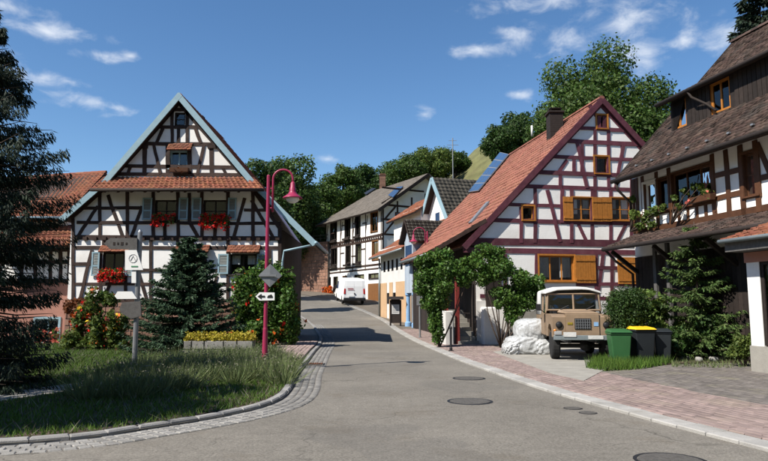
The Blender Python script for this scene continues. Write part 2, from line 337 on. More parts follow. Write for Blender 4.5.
def wall_with_holes(P, outer, holes, depth, mat_name, parent, name='wall'):
    """outer: list of (u,z) ; holes: (u0,z0,u1,z1); extruded backwards by depth."""
    mb = MB(); loops = [[V(u, z, 0) for u, z in outer]] + [[V(h[0], h[1], 0), V(h[2], h[1], 0), V(h[2], h[3], 0), V(h[0], h[3], 0)] for h in holes]
    flat = [q for lp in loops for q in lp]
    for t in tessellate_polygon(loops): mb.poly([P.p(flat[i].x, flat[i].y) for i in t])
    n = len(outer)
    for i in range(n):
        a, b = outer[i], outer[(i + 1) % n]; mb.poly([P.p(*a), P.p(*b), P.p(b[0], b[1], -depth), P.p(a[0], a[1], -depth)])
    mb.poly([P.p(u, z, -depth) for u, z in outer])
    # no merging, so the faces stay crisp
    return mb.build(name, mat_name, parent)

def window(P, r, parent, frame='wood_orange', bars=(2, 1), fw=0.055, recess=0.10, curtain=0.0, sill=True, casing=0.0, casing_mat=None, name='window', room=0.5):
    u0, z0, u1, z1 = r; mb = MB()
    for a, b in (((u0, z0), (u1, z0)), ((u1, z0), (u1, z1)), ((u1, z1), (u0, z1)), ((u0, z1), (u0, z0))):
        mb.poly([P.p(*a), P.p(*b), P.p(b[0], b[1], -recess - 0.06), P.p(a[0], a[1], -recess - 0.06)])
    def bar(ua, za, ub, zb, f=-recess + 0.03, b=-recess - 0.03): 
        mb.hexa([P.p(ua, za, b), P.p(ub, za, b), P.p(ub, za, f), P.p(ua, za, f), P.p(ua, zb, b), P.p(ub, zb, b), P.p(ub, zb, f), P.p(ua, zb, f)])
    bar(u0, z0, u1, z0 + fw); bar(u0, z1 - fw, u1, z1); bar(u0, z0 + fw, u0 + fw, z1 - fw); bar(u1 - fw, z0 + fw, u1, z1 - fw)
    nx, nz = bars
    for i in range(1, nx):
        c = u0 + (u1 - u0) * i / nx; bar(c - fw * 0.42, z0 + fw, c + fw * 0.42, z1 - fw, -recess + 0.025)
    for i in range(1, nz):
        c = z0 + (z1 - z0) * i / nz; bar(u0 + fw, c - fw * 0.3, u1 - fw, c + fw * 0.3, -recess + 0.02)
    if casing:
        for ua, za, ub, zb in ((u0 - casing, z0 - casing, u1 + casing, z0), (u0 - casing, z1, u1 + casing, z1 + casing), (u0 - casing, z0, u0, z1), (u1, z0, u1 + casing, z1)):
            bar(ua, za, ub, zb, 0.045, -0.02)
    w = mb.build(name, frame, parent)
    for i in range(nx):
        g = MB(); ua = u0 + (u1 - u0) * i / nx; ub = u0 + (u1 - u0) * (i + 1) / nx
        g.poly([P.p(ua, z0, -recess - 0.002 * i), P.p(ub, z0, -recess - 0.002 * i), P.p(ub, z1, -recess - 0.002 * i), P.p(ua, z1, -recess - 0.002 * i)]); g.build('pane', 'glass', w)
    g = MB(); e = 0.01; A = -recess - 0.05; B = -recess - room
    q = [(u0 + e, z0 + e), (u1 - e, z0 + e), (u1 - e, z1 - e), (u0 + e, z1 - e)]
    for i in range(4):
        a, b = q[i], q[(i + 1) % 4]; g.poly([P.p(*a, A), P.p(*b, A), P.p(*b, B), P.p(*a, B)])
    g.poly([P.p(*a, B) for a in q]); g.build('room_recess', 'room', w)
    if curtain:
        g = MB(); n = 10; hh = z1 - (z1 - z0) * curtain
        for s0, s1 in ((0.04, 0.36), (0.64, 0.96)):
            for i in range(n):
                ua = u0 + (u1 - u0) * (s0 + (s1 - s0) * i / n); ub = u0 + (u1 - u0) * (s0 + (s1 - s0) * (i + 1) / n)
                oa = -recess - 0.09 + 0.02 * (i % 2); ob = -recess - 0.09 + 0.02 * ((i + 1) % 2); g.poly([P.p(ua, hh, oa), P.p(ub, hh, ob), P.p(ub, z1 - 0.02, ob), P.p(ua, z1 - 0.02, oa)])
        g.build('curtain', 'curtain', w)
    if sill:
        g = MB(); g.hexa([P.p(u0 - 0.05, z0 - 0.05, -recess), P.p(u1 + 0.05, z0 - 0.05, -recess), P.p(u1 + 0.05, z0 - 0.05, 0.09), P.p(u0 - 0.05, z0 - 0.05, 0.09), P.p(u0 - 0.05, z0 + 0.004, -recess), P.p(u1 + 0.05, z0 + 0.004, -recess), P.p(u1 + 0.05, z0 - 0.008, 0.09), P.p(u0 - 0.05, z0 - 0.008, 0.09)])
        g.build('sill', frame, w)
    return w

def shutter(P, r, parent, mat_name='wood_orange', style='plank', off=0.05, fill=None):
    u0, z0, u1, z1 = r; mb = MB()
    def bx(ua, za, ub, zb, f, b, mi=0): mb.hexa([P.p(ua, za, b), P.p(ub, za, b), P.p(ub, za, f), P.p(ua, za, f), P.p(ua, zb, b), P.p(ub, zb, b), P.p(ub, zb, f), P.p(ua, zb, f)], mi)
    if style == 'plank':
        n = max(3, int((u1 - u0) / 0.11)); 
        for i in range(n): bx(u0 + (u1 - u0) * i / n + 0.004, z0, u0 + (u1 - u0) * (i + 1) / n - 0.004, z1, off + 0.028 + 0.003 * (i % 2), off)
        for t in (0.14, 0.82): bx(u0 + 0.02, z0 + (z1 - z0) * t - 0.04, u1 - 0.02, z0 + (z1 - z0) * t + 0.04, off + 0.05, off + 0.01)
        return mb.build('shutter', mat_name, parent)
    fw = 0.06
    bx(u0, z0, u0 + fw, z1, off + 0.035, off); bx(u1 - fw, z0, u1, z1, off + 0.035, off); bx(u0 + fw, z0, u1 - fw, z0 + fw, off + 0.033, off); bx(u0 + fw, z1 - fw, u1 - fw, z1, off + 0.033, off)
    zm = z0 + (z1 - z0) * 0.42; bx(u0 + fw, zm - 0.03, u1 - fw, zm + 0.03, off + 0.031, off)
    n = int((z1 - z0) / 0.07)
    for i in range(n):
        z = z0 + fw + (z1 - z0 - 2 * fw) * (i + 0.5) / n; s = 0.026
        mb.hexa([P.p(u0 + fw, z - s, off + 0.022), P.p(u1 - fw, z - s, off + 0.022), P.p(u1 - fw, z - s + 0.012, off + 0.026), P.p(u0 + fw, z - s + 0.012, off + 0.026),
                 P.p(u0 + fw, z + s, off + 0.004), P.p(u1 - fw, z + s, off + 0.004), P.p(u1 - fw, z + s + 0.008, off + 0.008), P.p(u0 + fw, z + s + 0.008, off + 0.008)], 1)
    return mb.build('shutter', [mat_name, fill or mat_name], parent)

def tile_mesh(quads, tw, th, style, parent, mat_name, keep=None, name='tile', lift=0.035, seed=1, gap=0.008):
    """Real roof tiles on the sloping quads (A bottom-left, B bottom-right, C top-right, D top-left)."""
    R = random.Random(seed); vs = []; fs = []
    prof = {'flat': [(0.03, 0.0), (0.5, 0.006), (0.97, 0.0)], 'pan': [(0.0, 0.0), (0.18, 0.038), (0.42, 0.04), (0.62, 0.008), (1.0, 0.004)], 'rib': [(0.0, 0.022), (0.12, 0.022), (0.17, 0.0), (0.55, 0.0), (0.60, 0.018), (0.68, 0.018), (0.73, 0.0), (1.0, 0.0)]}[style]
    for A, B, C, D in quads:
        W = ((B - A).length + (C - D).length) / 2; H = ((D - A).length + (C - B).length) / 2
        nx = max(1, round(max((B - A).length, (C - D).length) / tw)); nz = max(1, round(H / th)); N = (B - A).cross(D - A).normalized()
        if N.z < 0: N = -N
        for j in range(nz):
            sh = 0.5 * (j % 2) if style == 'flat' else 0.0
            for i in range(nx + (1 if sh else 0)):
                s0, s1 = (i - sh) / nx, (i + 1 - sh) / nx; s0, s1 = max(0, s0), min(1, s1)
                if s1 - s0 < 0.2 / nx: continue
                t0 = j / nz; t1 = min(1.0, (j + 1.12) / nz); jz = R.uniform(-0.006, 0.008); jt = R.uniform(-0.05, 0.05) / nz * (1 if style == 'flat' else 0.4); tilt = R.uniform(-0.005, 0.005)
                def P_(s, t): return (A.lerp(B, s)).lerp(D.lerp(C, s), t)
                c = P_((s0 + s1) / 2, (t0 + t1) / 2)
                if keep and not keep(c): continue
                i0 = len(vs); k = len(prof)
                for q, (a, h) in enumerate(prof):
                    s = s0 + (s1 - s0) * a; tl = t0 + jt
                    if style == 'flat' and q == 1: tl -= 0.10 / nz
                    lo = P_(s, tl); up = P_(s, t1); hh = h + jz + tilt * (a - 0.5) * 4
                    vs.append(lo + N * (lift + hh)); vs.append(up + N * (0.004 + hh)); vs.append(lo + N * (hh - 0.02))
                for q in range(k - 1):
                    a = i0 + 3 * q; b = a + 3
                    fs.append((a, b, b + 1, a + 1)); fs.append((a + 2, b + 2, b, a))
    me_o = np_obj(name, np.array([tuple(v) for v in vs]), np.array(fs), mat_name, parent, kind='stuff')
    return me_o

def slab(quad, th, mat_name, parent, name='roof'):
    A, B, C, D = quad; N = (B - A).cross(D - A).normalized()
    if N.z < 0: N = -N
    mb = MB(); mb.hexa([A - N * th, B - N * th, C - N * th, D - N * th, A, B, C, D]); return mb.build(name, mat_name, parent)
def board(a, b, w, t, mat_name, parent, name, up=V(0, 0, 1), bevel=0):
    """A straight plank from a to b, w high (along up), t thick."""
    a, b, up = Vector(a), Vector(b), Vector(up); d = (b - a).normalized(); s = d.cross(up).normalized(); u = s.cross(d).normalized()
    mb = MB(); mb.box((a + b) / 2, ((b - a).length, t, w), (d, s, u)); return mb.build(name, mat_name, parent, bevel=bevel)
def pipe(pts, r, mat_name, parent, name, n=8):
    mb = MB(); mb.tube(pts, r, n); return mb.build(name, mat_name, parent, smooth=True)
def ridge_caps(a, b, r, mat_name, parent, name='ridge_tile', step=0.36):
    a, b = Vector(a), Vector(b); L = (b - a).length; n = max(1, int(L / step)); d = (b - a) / n; s = d.normalized().cross(V(0, 0, 1)).normalized(); mb = MB()
    for i in range(n):
        p = a + d * i; q = p + d * 1.06; i0 = len(mb.v)
        for k in range(6):
            an = math.pi * k / 5; o = s * math.cos(an) * r + V(0, 0, 1) * (math.sin(an) * r - 0.04)
            mb.v.append(tuple(p + o * 1.1)); mb.v.append(tuple(q + o * 0.96))
        for k in range(5): mb.f.append((i0 + 2 * k, i0 + 2 * k + 1, i0 + 2 * k + 3, i0 + 2 * k + 2)); mb.m.append(0)
        mb.f.append(tuple(i0 + 2 * k for k in range(6))); mb.m.append(0)
    o = mb.build(name, mat_name, parent, kind='stuff'); return o

# ---- plants
def leaf_quads(rs, P, size, N=None, flat=0.5, droop=0.0, aspect=0.55):
    """P (n,3) leaf centres -> verts, faces of folded leaf rhombs"""
    n = len(P); d = rs.normal(size=(n, 3)); 
    if N is not None: d = d * (1 - flat) + N * flat * 1.6
    d /= np.linalg.norm(d, axis=1, keepdims=True) + 1e-9
    a = rs.normal(size=(n, 3)); a[:, 2] -= droop; a -= d * (a * d).sum(1, keepdims=True); a /= np.linalg.norm(a, axis=1, keepdims=True) + 1e-9
    b = np.cross(d, a); s = (size * rs.uniform(0.45, 1.5, size=(n, 1)))
    v = np.stack([P - a * s * 0.5, P + b * s * aspect * 0.5 + d * s * 0.08, P + a * s * 0.5, P - b * s * aspect * 0.5 + d * s * 0.08], 1).reshape(-1, 3)
    f = np.arange(4 * n, dtype=np.int32).reshape(n, 4); return v, f
def lump_points(rs, centres, radii, n, shell=0.55):
    k = len(centres); w = radii ** 2; idx = rs.choice(k, n, p=w / w.sum())
    d = rs.normal(size=(n, 3)); d /= np.linalg.norm(d, axis=1, keepdims=True)
    r = (shell + (1 - shell) * rs.uniform(size=(n, 1)) ** 0.6) * (1 + 0.13 * rs.normal(size=(n, 1)).clip(-1.5, 1.5))
    return centres[idx] + d * r * radii[idx][:, None], d
def tube_np(mb, a, b, r0, r1, bend=0.1, n=6, k=4, rr=rnd):
    a, b = Vector(a), Vector(b); L = (b - a).length; pts = []
    off = V(rr.uniform(-1, 1), rr.uniform(-1, 1), rr.uniform(-0.3, 1)) * L * bend
    for i in range(k + 1):
        t = i / k; pts.append(a.lerp(b, t) + off * math.sin(math.pi * t))
    mb.tube(pts, [r0 + (r1 - r0) * i / k for i in range(k + 1)], n)

def broad_tree(label, x, y, zb, h, rx, n=7000, leaf=0.42, m='leaf_mid', seed=1, lumps=26, trunk=0.3, crown_lo=0.28, group='trees on the hillside', name='deciduous_tree', cat='tree', ry=None, lr=(0.22, 0.40)):
    rs = np.random.RandomState(seed); rr = random.Random(seed); ry = ry or rx
    root = thing(name, label, cat, (x, y, zb), group)
    cz = zb + h * (crown_lo + 1) / 2; rz = h * (1 - crown_lo) / 2
    d = rs.normal(size=(lumps, 3)); d /= np.linalg.norm(d, axis=1, keepdims=True); r = rs.uniform(0.25, 0.80, size=(lumps, 1)) ** 0.6
    C = np.array([x, y, cz]) + d * r * np.array([rx, ry, rz]) * 0.82; R = rs.uniform(lr[0], lr[1], size=lumps) * min(rx, rz * 1.2)
    C[:, 2] = np.minimum(C[:, 2], zb + h - R * 0.9)
    P, N = lump_points(rs, C, R, n); keep = P[:, 2] > zb + h * crown_lo * 0.6; v, f = leaf_quads(rs, P[keep], leaf, N[keep], 0.45)
    mb = MB(); top = V(x + rr.uniform(-.3, .3), y, zb + h * 0.72); mb.tube([(x, y, zb - 0.6), (x, y, zb + h * 0.15), (x + rr.uniform(-.2, .2), y, zb + h * 0.4), top], [trunk * 1.25, trunk, trunk * 0.75, trunk * 0.2], 8)
    for i in range(min(lumps, 12)):
        s = V(x, y, zb + h * rr.uniform(0.22, 0.5)); tube_np(mb, s, C[i], trunk * 0.42, trunk * 0.08, 0.06, 5, rr=rr)
    mb.build('trunk', 'bark', root, smooth=True)
    np_obj('crown', v, f, m, root); return root

def conifer(label, x, y, zb, h, r, m='needle_blue', seed=1, whorl=0.22, zj=0.5, per=9, pts=14, needles=7, nl=0.16, nw=0.05, droop=0.35, z0=0.3, up=0.0, name='spruce_tree', cat='tree', trunk=0.1, group=None, hang=0.4, shape=1.0, rmax=99.0):
    rs = np.random.RandomState(seed); root = thing(name, label, cat, (x, y, zb), group)
    mb = MB(); mb.tube([(x, y, zb - 0.2), (x, y, zb + h * 0.5), (x, y, zb + h * 0.99)], [trunk, trunk * 0.6, 0.012], 8)
    PP = []; DD = []; z = z0
    while z < h * 0.985:
        t = (z - z0) / (h - z0); rad = min(rmax, r * (1 - t) ** shape + 0.05)
        for k in range(max(4, int(per * (1 - 0.45 * t)))):
            an = rs.uniform(0, 2 * math.pi); L = rad * rs.uniform(0.72, 1.12); zz = z + rs.uniform(-zj, zj) * whorl
            dr = droop * (1 - t) ** 0.5; s = np.linspace(0.06, 1, pts)
            hx = np.cos(an) * L * s; hy = np.sin(an) * L * s; hz = up * L * s - dr * L * (s ** 1.3) + 0.14 * L * s ** 4
            C = np.stack([x + hx, y + hy, zb + zz + hz], 1)
            if k % 2 == 0: mb.tube([C[0], C[pts // 2], C[-1]], [0.02 * (1 - t) + 0.008, 0.012, 0.004], 4)
            side = np.array([-np.sin(an), np.cos(an), 0]); fwd = np.array([np.cos(an), np.sin(an), 0.0])
            for q in range(needles):
                lat = rs.uniform(-1, 1, size=(pts, 1)); wd = 0.26 * L * (1.05 - s[:, None]) * (0.35 + s[:, None])
                off = side * lat * wd + np.array([0, 0, 1.0]) * (-hang * np.abs(lat) * wd * 0.8 - hang * rs.uniform(0, 0.22, size=(pts, 1)) * 1.0)
                PP.append(C + off + fwd * rs.uniform(-0.05, 0.05, size=(pts, 1)))
                dd = fwd * 0.75 + side * np.sign(lat) * 0.55 + np.array([0, 0, -0.25 - hang]) + rs.normal(size=(pts, 3)) * 0.35; DD.append(dd)
        z += whorl * rs.uniform(0.8, 1.2)
    mb.build('trunk', 'bark', root, smooth=True)
    P = np.concatenate(PP); D = np.concatenate(DD); D /= np.linalg.norm(D, axis=1, keepdims=True); n = len(P)
    b = rs.normal(size=(n, 3)); b -= D * (b * D).sum(1, keepdims=True); b /= np.linalg.norm(b, axis=1, keepdims=True)
    L = nl * rs.uniform(0.6, 1.4, size=(n, 1)); W = nw * rs.uniform(0.6, 1.3, size=(n, 1))
    v = np.stack([P - b * W * 0.35, P + D * L * 0.5 - b * W * 0.5, P + D * L, P + D * L * 0.5 + b * W * 0.5], 1).reshape(-1, 3)
    np_obj('crown', v, np.arange(4 * n).reshape(n, 4), m, root); return root

def shrub(label, boxes, n, leaf, m, seed, name='shrub', cat='shrub', group=None, flowers=(), stems=None, shell=0.25, aspect=0.6, sub=6):
    """boxes: ellipsoid lumps (x,y,z,rx,ry,rz); flowers: (material, count, size)"""
    rs = np.random.RandomState(seed); big = boxes; boxes = []
    for (bx_, by_, bz_, rx_, ry_, rz_) in big:      # break every lump into uneven smaller ones
        if sub == 0: boxes.append((bx_, by_, bz_, rx_, ry_, rz_))
        for q in range(sub):
            d = rs.normal(size=3); d /= np.linalg.norm(d); k = rs.uniform(0.3, 0.95); s_ = rs.uniform(0.30, 0.56)
            boxes.append((bx_ + d[0] * rx_ * k * 0.8, by_ + d[1] * ry_ * k * 0.8, bz_ + d[2] * rz_ * k * 0.8, rx_ * s_, ry_ * s_, rz_ * s_))
    B = np.array(boxes, dtype=float)
    root = thing(name, label, cat, (B[:, 0].mean(), B[:, 1].mean(), max(0.05, (B[:, 2] - B[:, 5]).min())), group)
    w = B[:, 3] * B[:, 5]; 
    def pts(n_, sh):
        idx = rs.choice(len(B), n_, p=w / w.sum()); d = rs.normal(size=(n_, 3)); d /= np.linalg.norm(d, axis=1, keepdims=True)
        r = (sh + (1 - sh) * rs.uniform(size=(n_, 1)) ** 0.5) * (1 + 0.16 * rs.normal(size=(n_, 1)).clip(-2, 2.2))
        p = B[idx, :3] + d * r * B[idx, 3:]; p[:, 2] = np.maximum(p[:, 2], 0.06); return p, d
    P, N = pts(n, shell); v, f = leaf_quads(rs, P, leaf, N, 0.4, droop=0.4, aspect=aspect); np_obj('foliage', v, f, m, root)
    mb = MB(); rr = random.Random(seed)
    for i, b in enumerate(big):
        s = stems if stems else (B[:, 0].mean(), B[:, 1].mean(), 0.02)
        tube_np(mb, s, (b[0], b[1], b[2]), 0.03, 0.01, 0.06, 5, rr=rr)
    mb.build('stem', 'bark', root, smooth=True)
    for fm, cnt, sz in flowers:
        P, N = pts(cnt, 0.85); P = P + N * 0.03; K = 4
        P2 = np.repeat(P, K, 0) + rs.normal(size=(cnt * K, 3)) * sz * 0.4; v, f = leaf_quads(rs, P2, sz, np.repeat(N, K, 0), 0.5, aspect=0.9); np_obj('blossom', v, f, fm, root, kind='stuff')
    return root

def blades(name, label, cat, P, hmin, hmax, w, m, seed, lean=0.35, parent=None, kind='stuff', segs=1):
    rs = np.random.RandomState(seed); n = len(P); h = rs.uniform(hmin, hmax, size=(n, 1)); a = rs.uniform(0, 2 * math.pi, n)
    side = np.stack([np.cos(a), np.sin(a), np.zeros(n)], 1) * w * 0.5 * rs.uniform(0.7, 1.3, size=(n, 1)); l = rs.normal(size=(n, 3)) * lean * h; l[:, 2] = 0
    top = P + np.array([0, 0, 1.0]) * h + l
    v = np.stack([P - side, P + side, top], 1).reshape(-1, 3); o = np_obj(name, v, np.arange(3 * n).reshape(n, 3), m, parent, kind=kind)
    if not parent and label: tag(o, label, cat)
    return o
def in_poly(x, y, poly):
    ins = np.zeros(len(x), bool); j = len(poly) - 1
    for i in range(len(poly)):
        xi, yi = poly[i]; xj, yj = poly[j]
        c = ((yi > y) != (yj > y)) & (x < (xj - xi) * (y - yi) / (yj - yi + 1e-12) + xi); ins ^= c; j = i
    return ins
def scatter(poly, n, seed, z=0.0):
    rs = np.random.RandomState(seed); xs = [p[0] for p in poly]; ys = [p[1] for p in poly]
    x = rs.uniform(min(xs), max(xs), n * 3); y = rs.uniform(min(ys), max(ys), n * 3); k = in_poly(x, y, poly); x, y = x[k][:n], y[k][:n]
    return np.stack([x, y, np.full(len(x), z)], 1)

# ------------------------------------------------------------------ terrain, road, pavements
def gz(y):
    if y < 24: return 0.0
    if y < 60: return 0.00142 * (y - 24) ** 2
    return 0.00142 * 36 ** 2 + 0.102 * (y - 60)
def sm(x, a, b):
    t = min(1, max(0, (x - a) / (b - a))); return t * t * (3 - 2 * t)
def hz(x, y):
    """ground height anywhere: the street's rise plus the hill behind the village"""
    z = gz(min(y, 78))
    z += 0.40 * max(0, min(y, 122) - 76) * (1 + 0.012 * min(max(x, 0), 24)) * (0.75 + 0.25 * sm(x, -60, 0)) * (1 - 0.45 * sm(x, 26, 60))
    z += 0.20 * max(0, min(y, 80) - 42) * sm(x, 9, 22)
    z += 0.5 * max(0, min(-y, 90) - 26) + 0.42 * max(0, min(abs(x), 120) - 48) * (1 - sm(y, 20, 70))      # unseen valley flanks, added to block low sky and cut its fill
    if y > 70: z += 1.2 * math.sin(x * 0.05 + 1) * sm(y, 70, 100) + 0.8 * math.sin(x * 0.13 + y * 0.07)* sm(y, 70, 100)
    return z
ys = [-220, -140, -100, -80, -60, -45, -35, -26, -15, 0, 5] + [8 + 2 * i for i in range(56)] + [125, 135, 150, 170, 200, 260, 350, 500]
xs = [-500, -300, -200, -140, -100, -75] + [-60 + 3 * i for i in range(41)] + [75, 100, 140, 200, 300, 500]
mb = MB()
for y in ys:
    for x in xs: mb.v.append((x, y, hz(x, y) - 0.06))
nx = len(xs)
for j in range(len(ys) - 1):
    for i in range(nx - 1):
        a = j * nx + i; mb.f.append((a, a + 1, a + nx + 1, a + nx)); mb.m.append(0)
dm('ground', (0.112, 0.112, 0.046), 0.95, 0.45, 0.35, 0.6, 6, stain=((0.17, 0.14, 0.075), 0.15, 0.7))
ground = mb.build('ground', 'ground', smooth=True); tag(ground, kind='structure')

LEFT = [(-30, 0.5), (-16, 4.0), (-11, 5.5), (-6.8, 6.85), (-3.96, 7.64), (-3.01, 8.46), (-2.22, 9.48), (-1.78, 10.6), (-1.72, 12.05), (-1.93, 14.8), (-2.1, 18), (-2.3, 21.8), (-2.5, 26), (-3.1, 32), (-4.6, 41), (-6.9, 50), (-10.3, 59), (-16, 66), (-26, 72)]
RIGHT = [(5.5, 1.5), (4.8, 5), (4.24, 7.06), (3.63, 9.3), (2.95, 12.4), (2.4, 16.4), (2.1, 18.9), (1.5, 25.5), (0.55, 36), (0.0, 42), (-1.0, 48), (-2.4, 54), (-4.4, 60), (-9.4, 68), (-17, 74.5), (-27, 80)]
def spline(pts, n=8):
    out = []; P = [Vector((p[0], p[1])) for p in pts]; P = [P[0] * 2 - P[1]] + P + [P[-1] * 2 - P[-2]]
    for i in range(1, len(P) - 2):
        for k in range(n):
            t = k / n; a, b, c, d = P[i - 1], P[i], P[i + 1], P[i + 2]
            out.append(0.5 * ((2 * b) + (c - a) * t + (2 * a - 5 * b + 4 * c - d) * t * t + (3 * b - a - 3 * c + d) * t ** 3))
    out.append(P[-2]); return out
LS, RS_ = spline(LEFT), spline(RIGHT)
def x_at(curve, y):
    for a, b in zip(curve, curve[1:]):
        if min(a.y, b.y) <= y <= max(a.y, b.y) and abs(b.y - a.y) > 1e-6: return a.x + (b.x - a.x) * (y - a.y) / (b.y - a.y)
    return curve[-1].x
mb = MB()
mb.poly([(-60, -14, 0), (9, -14, 0), (9, 2, 0), (-60, 2, 0)]); mb.poly([(-60, 2, 0), (x_at(RS_, 2.01) + 0.3, 2, 0), (x_at(RS_, 7) + 0.3, 7, 0), (x_at(RS_, 12) + 0.3, 12, 0), (-60, 12, 0)])
y = 12.0
while y < 76:
    y2 = y + 1.0; mb.poly([(x_at(LS, y) - 1.2 if y < 70 else x_at(LS, y) - 6, y, gz(y)), (x_at(RS_, y) + 0.3, y, gz(y)), (x_at(RS_, y2) + 0.3, y2, gz(y2)), (x_at(LS, y2) - 1.2 if y2 < 70 else x_at(LS, y2) - 6, y2, gz(y2))]); y = y2
road = mb.build('road', 'asphalt'); tag(road, kind='structure')

def walk(curve, step, y0=None, y1=None):
    """equal steps along a curve -> (point, tangent)"""
    out = []; acc = 0.0; nxt = 0.0
    for a, b in zip(curve, curve[1:]):
        L = (b - a).length
        if L < 1e-6: continue
        while nxt <= acc + L:
            q = a.lerp(b, (nxt - acc) / L); out.append((q, (b - a) / L)); nxt += step
        acc += L
    return [o for o in out if (y0 is None or o[0].y >= y0) and (y1 is None or o[0].y <= y1)]
def piece_mesh(name, sx, sy, sz, m, ch=0.006):
    mb = MB(); c = ch
    b = [(-sx/2, -sy/2, -sz), (sx/2, -sy/2, -sz), (sx/2, sy/2, -sz), (-sx/2, sy/2, -sz), (-sx/2, -sy/2, -c), (sx/2, -sy/2, -c), (sx/2, sy/2, -c), (-sx/2, sy/2, -c), (-sx/2+c, -sy/2+c, 0), (sx/2-c, -sy/2+c, 0), (sx/2-c, sy/2-c, 0), (-sx/2+c, sy/2-c, 0)]
    fs = [(8, 9, 10, 11)] + [(4+i, 4+(i+1) % 4, 8+(i+1) % 4, 8+i) for i in range(4)] + [(i, (i+1) % 4, 4+(i+1) % 4, 4+i) for i in range(4)]
    me = bpy.data.meshes.new(name); me.from_pydata(b, [], fs); me.materials.append(M[m]); return me, np.array(b), np.array(fs)
def lay(name, parent, places, size, m, limit=300, ch=0.006, stuffname=None):
    """places: (x,y,z,rot). The nearest `limit` are objects of their own, the rest one mesh."""
    me, bv, bf = piece_mesh(name, *size, m, ch); places = sorted(places, key=lambda p: p[0] ** 2 * 0.6 + p[1] ** 2)
    R = random.Random(5)
    for (x, y, z, r) in places[:limit]:
        o = bpy.data.objects.new(name, me); COL.objects.link(o); o.parent = parent; o.location = (x, y, z + R.uniform(-0.004, 0.004)); o.rotation_euler = (R.uniform(-.008, .008), R.uniform(-.008, .008), r + R.uniform(-.012, .012))
    rest = places[limit:]
    if rest:
        vs = []; fs = []
        for k, (x, y, z, r) in enumerate(rest):
            c, s = math.cos(r), math.sin(r); q = bv.copy(); q[:, 0] = bv[:, 0] * c - bv[:, 1] * s + x; q[:, 1] = bv[:, 0] * s + bv[:, 1] * c + y; q[:, 2] = bv[:, 2] + z + R.uniform(-0.004, 0.004); vs.append(q); fs.append(bf + 12 * k)
        np_obj(stuffname or name, np.concatenate(vs), np.concatenate(fs), m, parent, kind='stuff')

def bed_strip(name, curve, o0, o1, y0, y1, dz, m):
    """a thin bed sheet that follows a kerb line at offsets o0..o1 to its right"""
    mb = MB(); w = [(q, t) for q, t in walk(curve, 0.6, y0, y1) if q.x > -14]
    for (q, t), (q2, t2) in zip(w, w[1:]):
        mb.poly([(q.x + t.y * o0, q.y - t.x * o0, gz(q.y) + dz), (q.x + t.y * o1, q.y - t.x * o1, gz(q.y) + dz), (q2.x + t2.y * o1, q2.y - t2.x * o1, gz(q2.y) + dz), (q2.x + t2.y * o0, q2.y - t2.x * o0, gz(q2.y) + dz)])
    return tag(mb.build(name, m), kind='structure')
# right-hand kerb: a wide flush band of pale slabs between road and pavement
kr = bed_strip('kerb_right', RS_, 0.0, 0.36, 2, 64, 0.012, 'mortar')
lay('kerb_stone', kr, [(q.x + 0.17, q.y, gz(q.y) + 0.045, math.atan2(t.y, t.x)) for q, t in walk(RS_, 0.505, 3, 62)], (0.49, 0.34, 0.12), 'kerb_pale', 300, 0.012)
# left-hand raised kerb and its cobbled gutter
kl = bed_strip('kerb_left', LS, -0.18, 0.0, 4.5, 60, 0.03, 'mortar')
pl_ = []
for q, t in walk(LS, 0.43, 4.5, 60): 
    if q.x > -14: pl_.append((q.x - t.y * 0.09, q.y + t.x * 0.09, gz(q.y) + 0.068, math.atan2(t.y, t.x)))
lay('kerb_stone', kl, pl_, (0.415, 0.14, 0.2), 'kerb', 300, 0.02)
gt = bed_strip('gutter_left', LS, 0.004, 0.53, 4.5, 40, 0.004, 'mortar'); pl_ = []
for row in range(4):
    o_ = 0.09 + 0.125 * row; oc = []
    for (q, t) in walk(LS, 0.3, 5.0, 41): oc.append(Vector((q.x + t.y * o_, q.y - t.x * o_)))
    for q, t in walk(oc, 0.15, 4.5, 40):
        if q.x > -12: pl_.append((q.x + t.x * 0.07 * (row % 2), q.y + t.y * 0.07 * (row % 2), gz(q.y) + 0.014, math.atan2(t.y, t.x)))
lay('cobble', gt, pl_, (0.14, 0.115, 0.05), 'stone_grey', 300, 0.012)

# right pavement: bed plus bricks laid in rows along the kerb
mb = MB(); y = 1.0
def pave_w(y): return 14.0 if y < 30 else 14.0 - min(8, (y - 30) * 0.5)
while y < 72:
    y2 = y + 1.0; a, b = x_at(RS_, max(1.6, y)) + 0.36, x_at(RS_, max(1.6, y2)) + 0.36
    mb.poly([(a, y, gz(y) + 0.022), (a + pave_w(y), y, gz(y) + 0.022), (b + pave_w(y2), y2, gz(y2) + 0.022), (b, y2, gz(y2) + 0.022)]); y = y2
pav = mb.build('pavement_right', 'paver_bed'); tag(pav, kind='structure')
PW, PL = 0.125, 0.235
def pave_rows(o0, o1, y0, y1):
    out = []; r = 0; off = o0
    while off < o1:
        for k, (q, t) in enumerate(walk(RS_, PL + 0.012)):
            s = 0.5 * (PL + 0.012) * (r % 2); x, yy = q.x + t.x * s + t.y * off, q.y + t.y * s - t.x * off
            if y0 <= yy <= y1 and yy > 4.2: out.append((x, yy, gz(yy) + 0.05, math.atan2(t.y, t.x)))
        off += PW + 0.010; r += 1
    return out
lay('paving_brick', pav, pave_rows(0.42, 2.5, 4, 36), (PL, PW, 0.05), 'paver_pink', 300, 0.006)
drv_pts = pave_rows(2.5, 7.6, 4, 17.6)
mb = MB(); mb.prism([(x_at(RS_, 4.3) + 2.9, 4.3, 0), (x_at(RS_, 4.3) + 8, 4.3, 0), (11.6, 17.5, 0), (x_at(RS_, 17.5) + 2.9, 17.5, 0)], (0, 0, 0.03)); drv = tag(mb.build('driveway', 'paver_bed'), kind='structure')
CONC = [on_z(px, py, 0.05).xy for px, py in ((493, 352), (552, 374), (584, 381), (612, 366), (640, 350), (560, 343))]
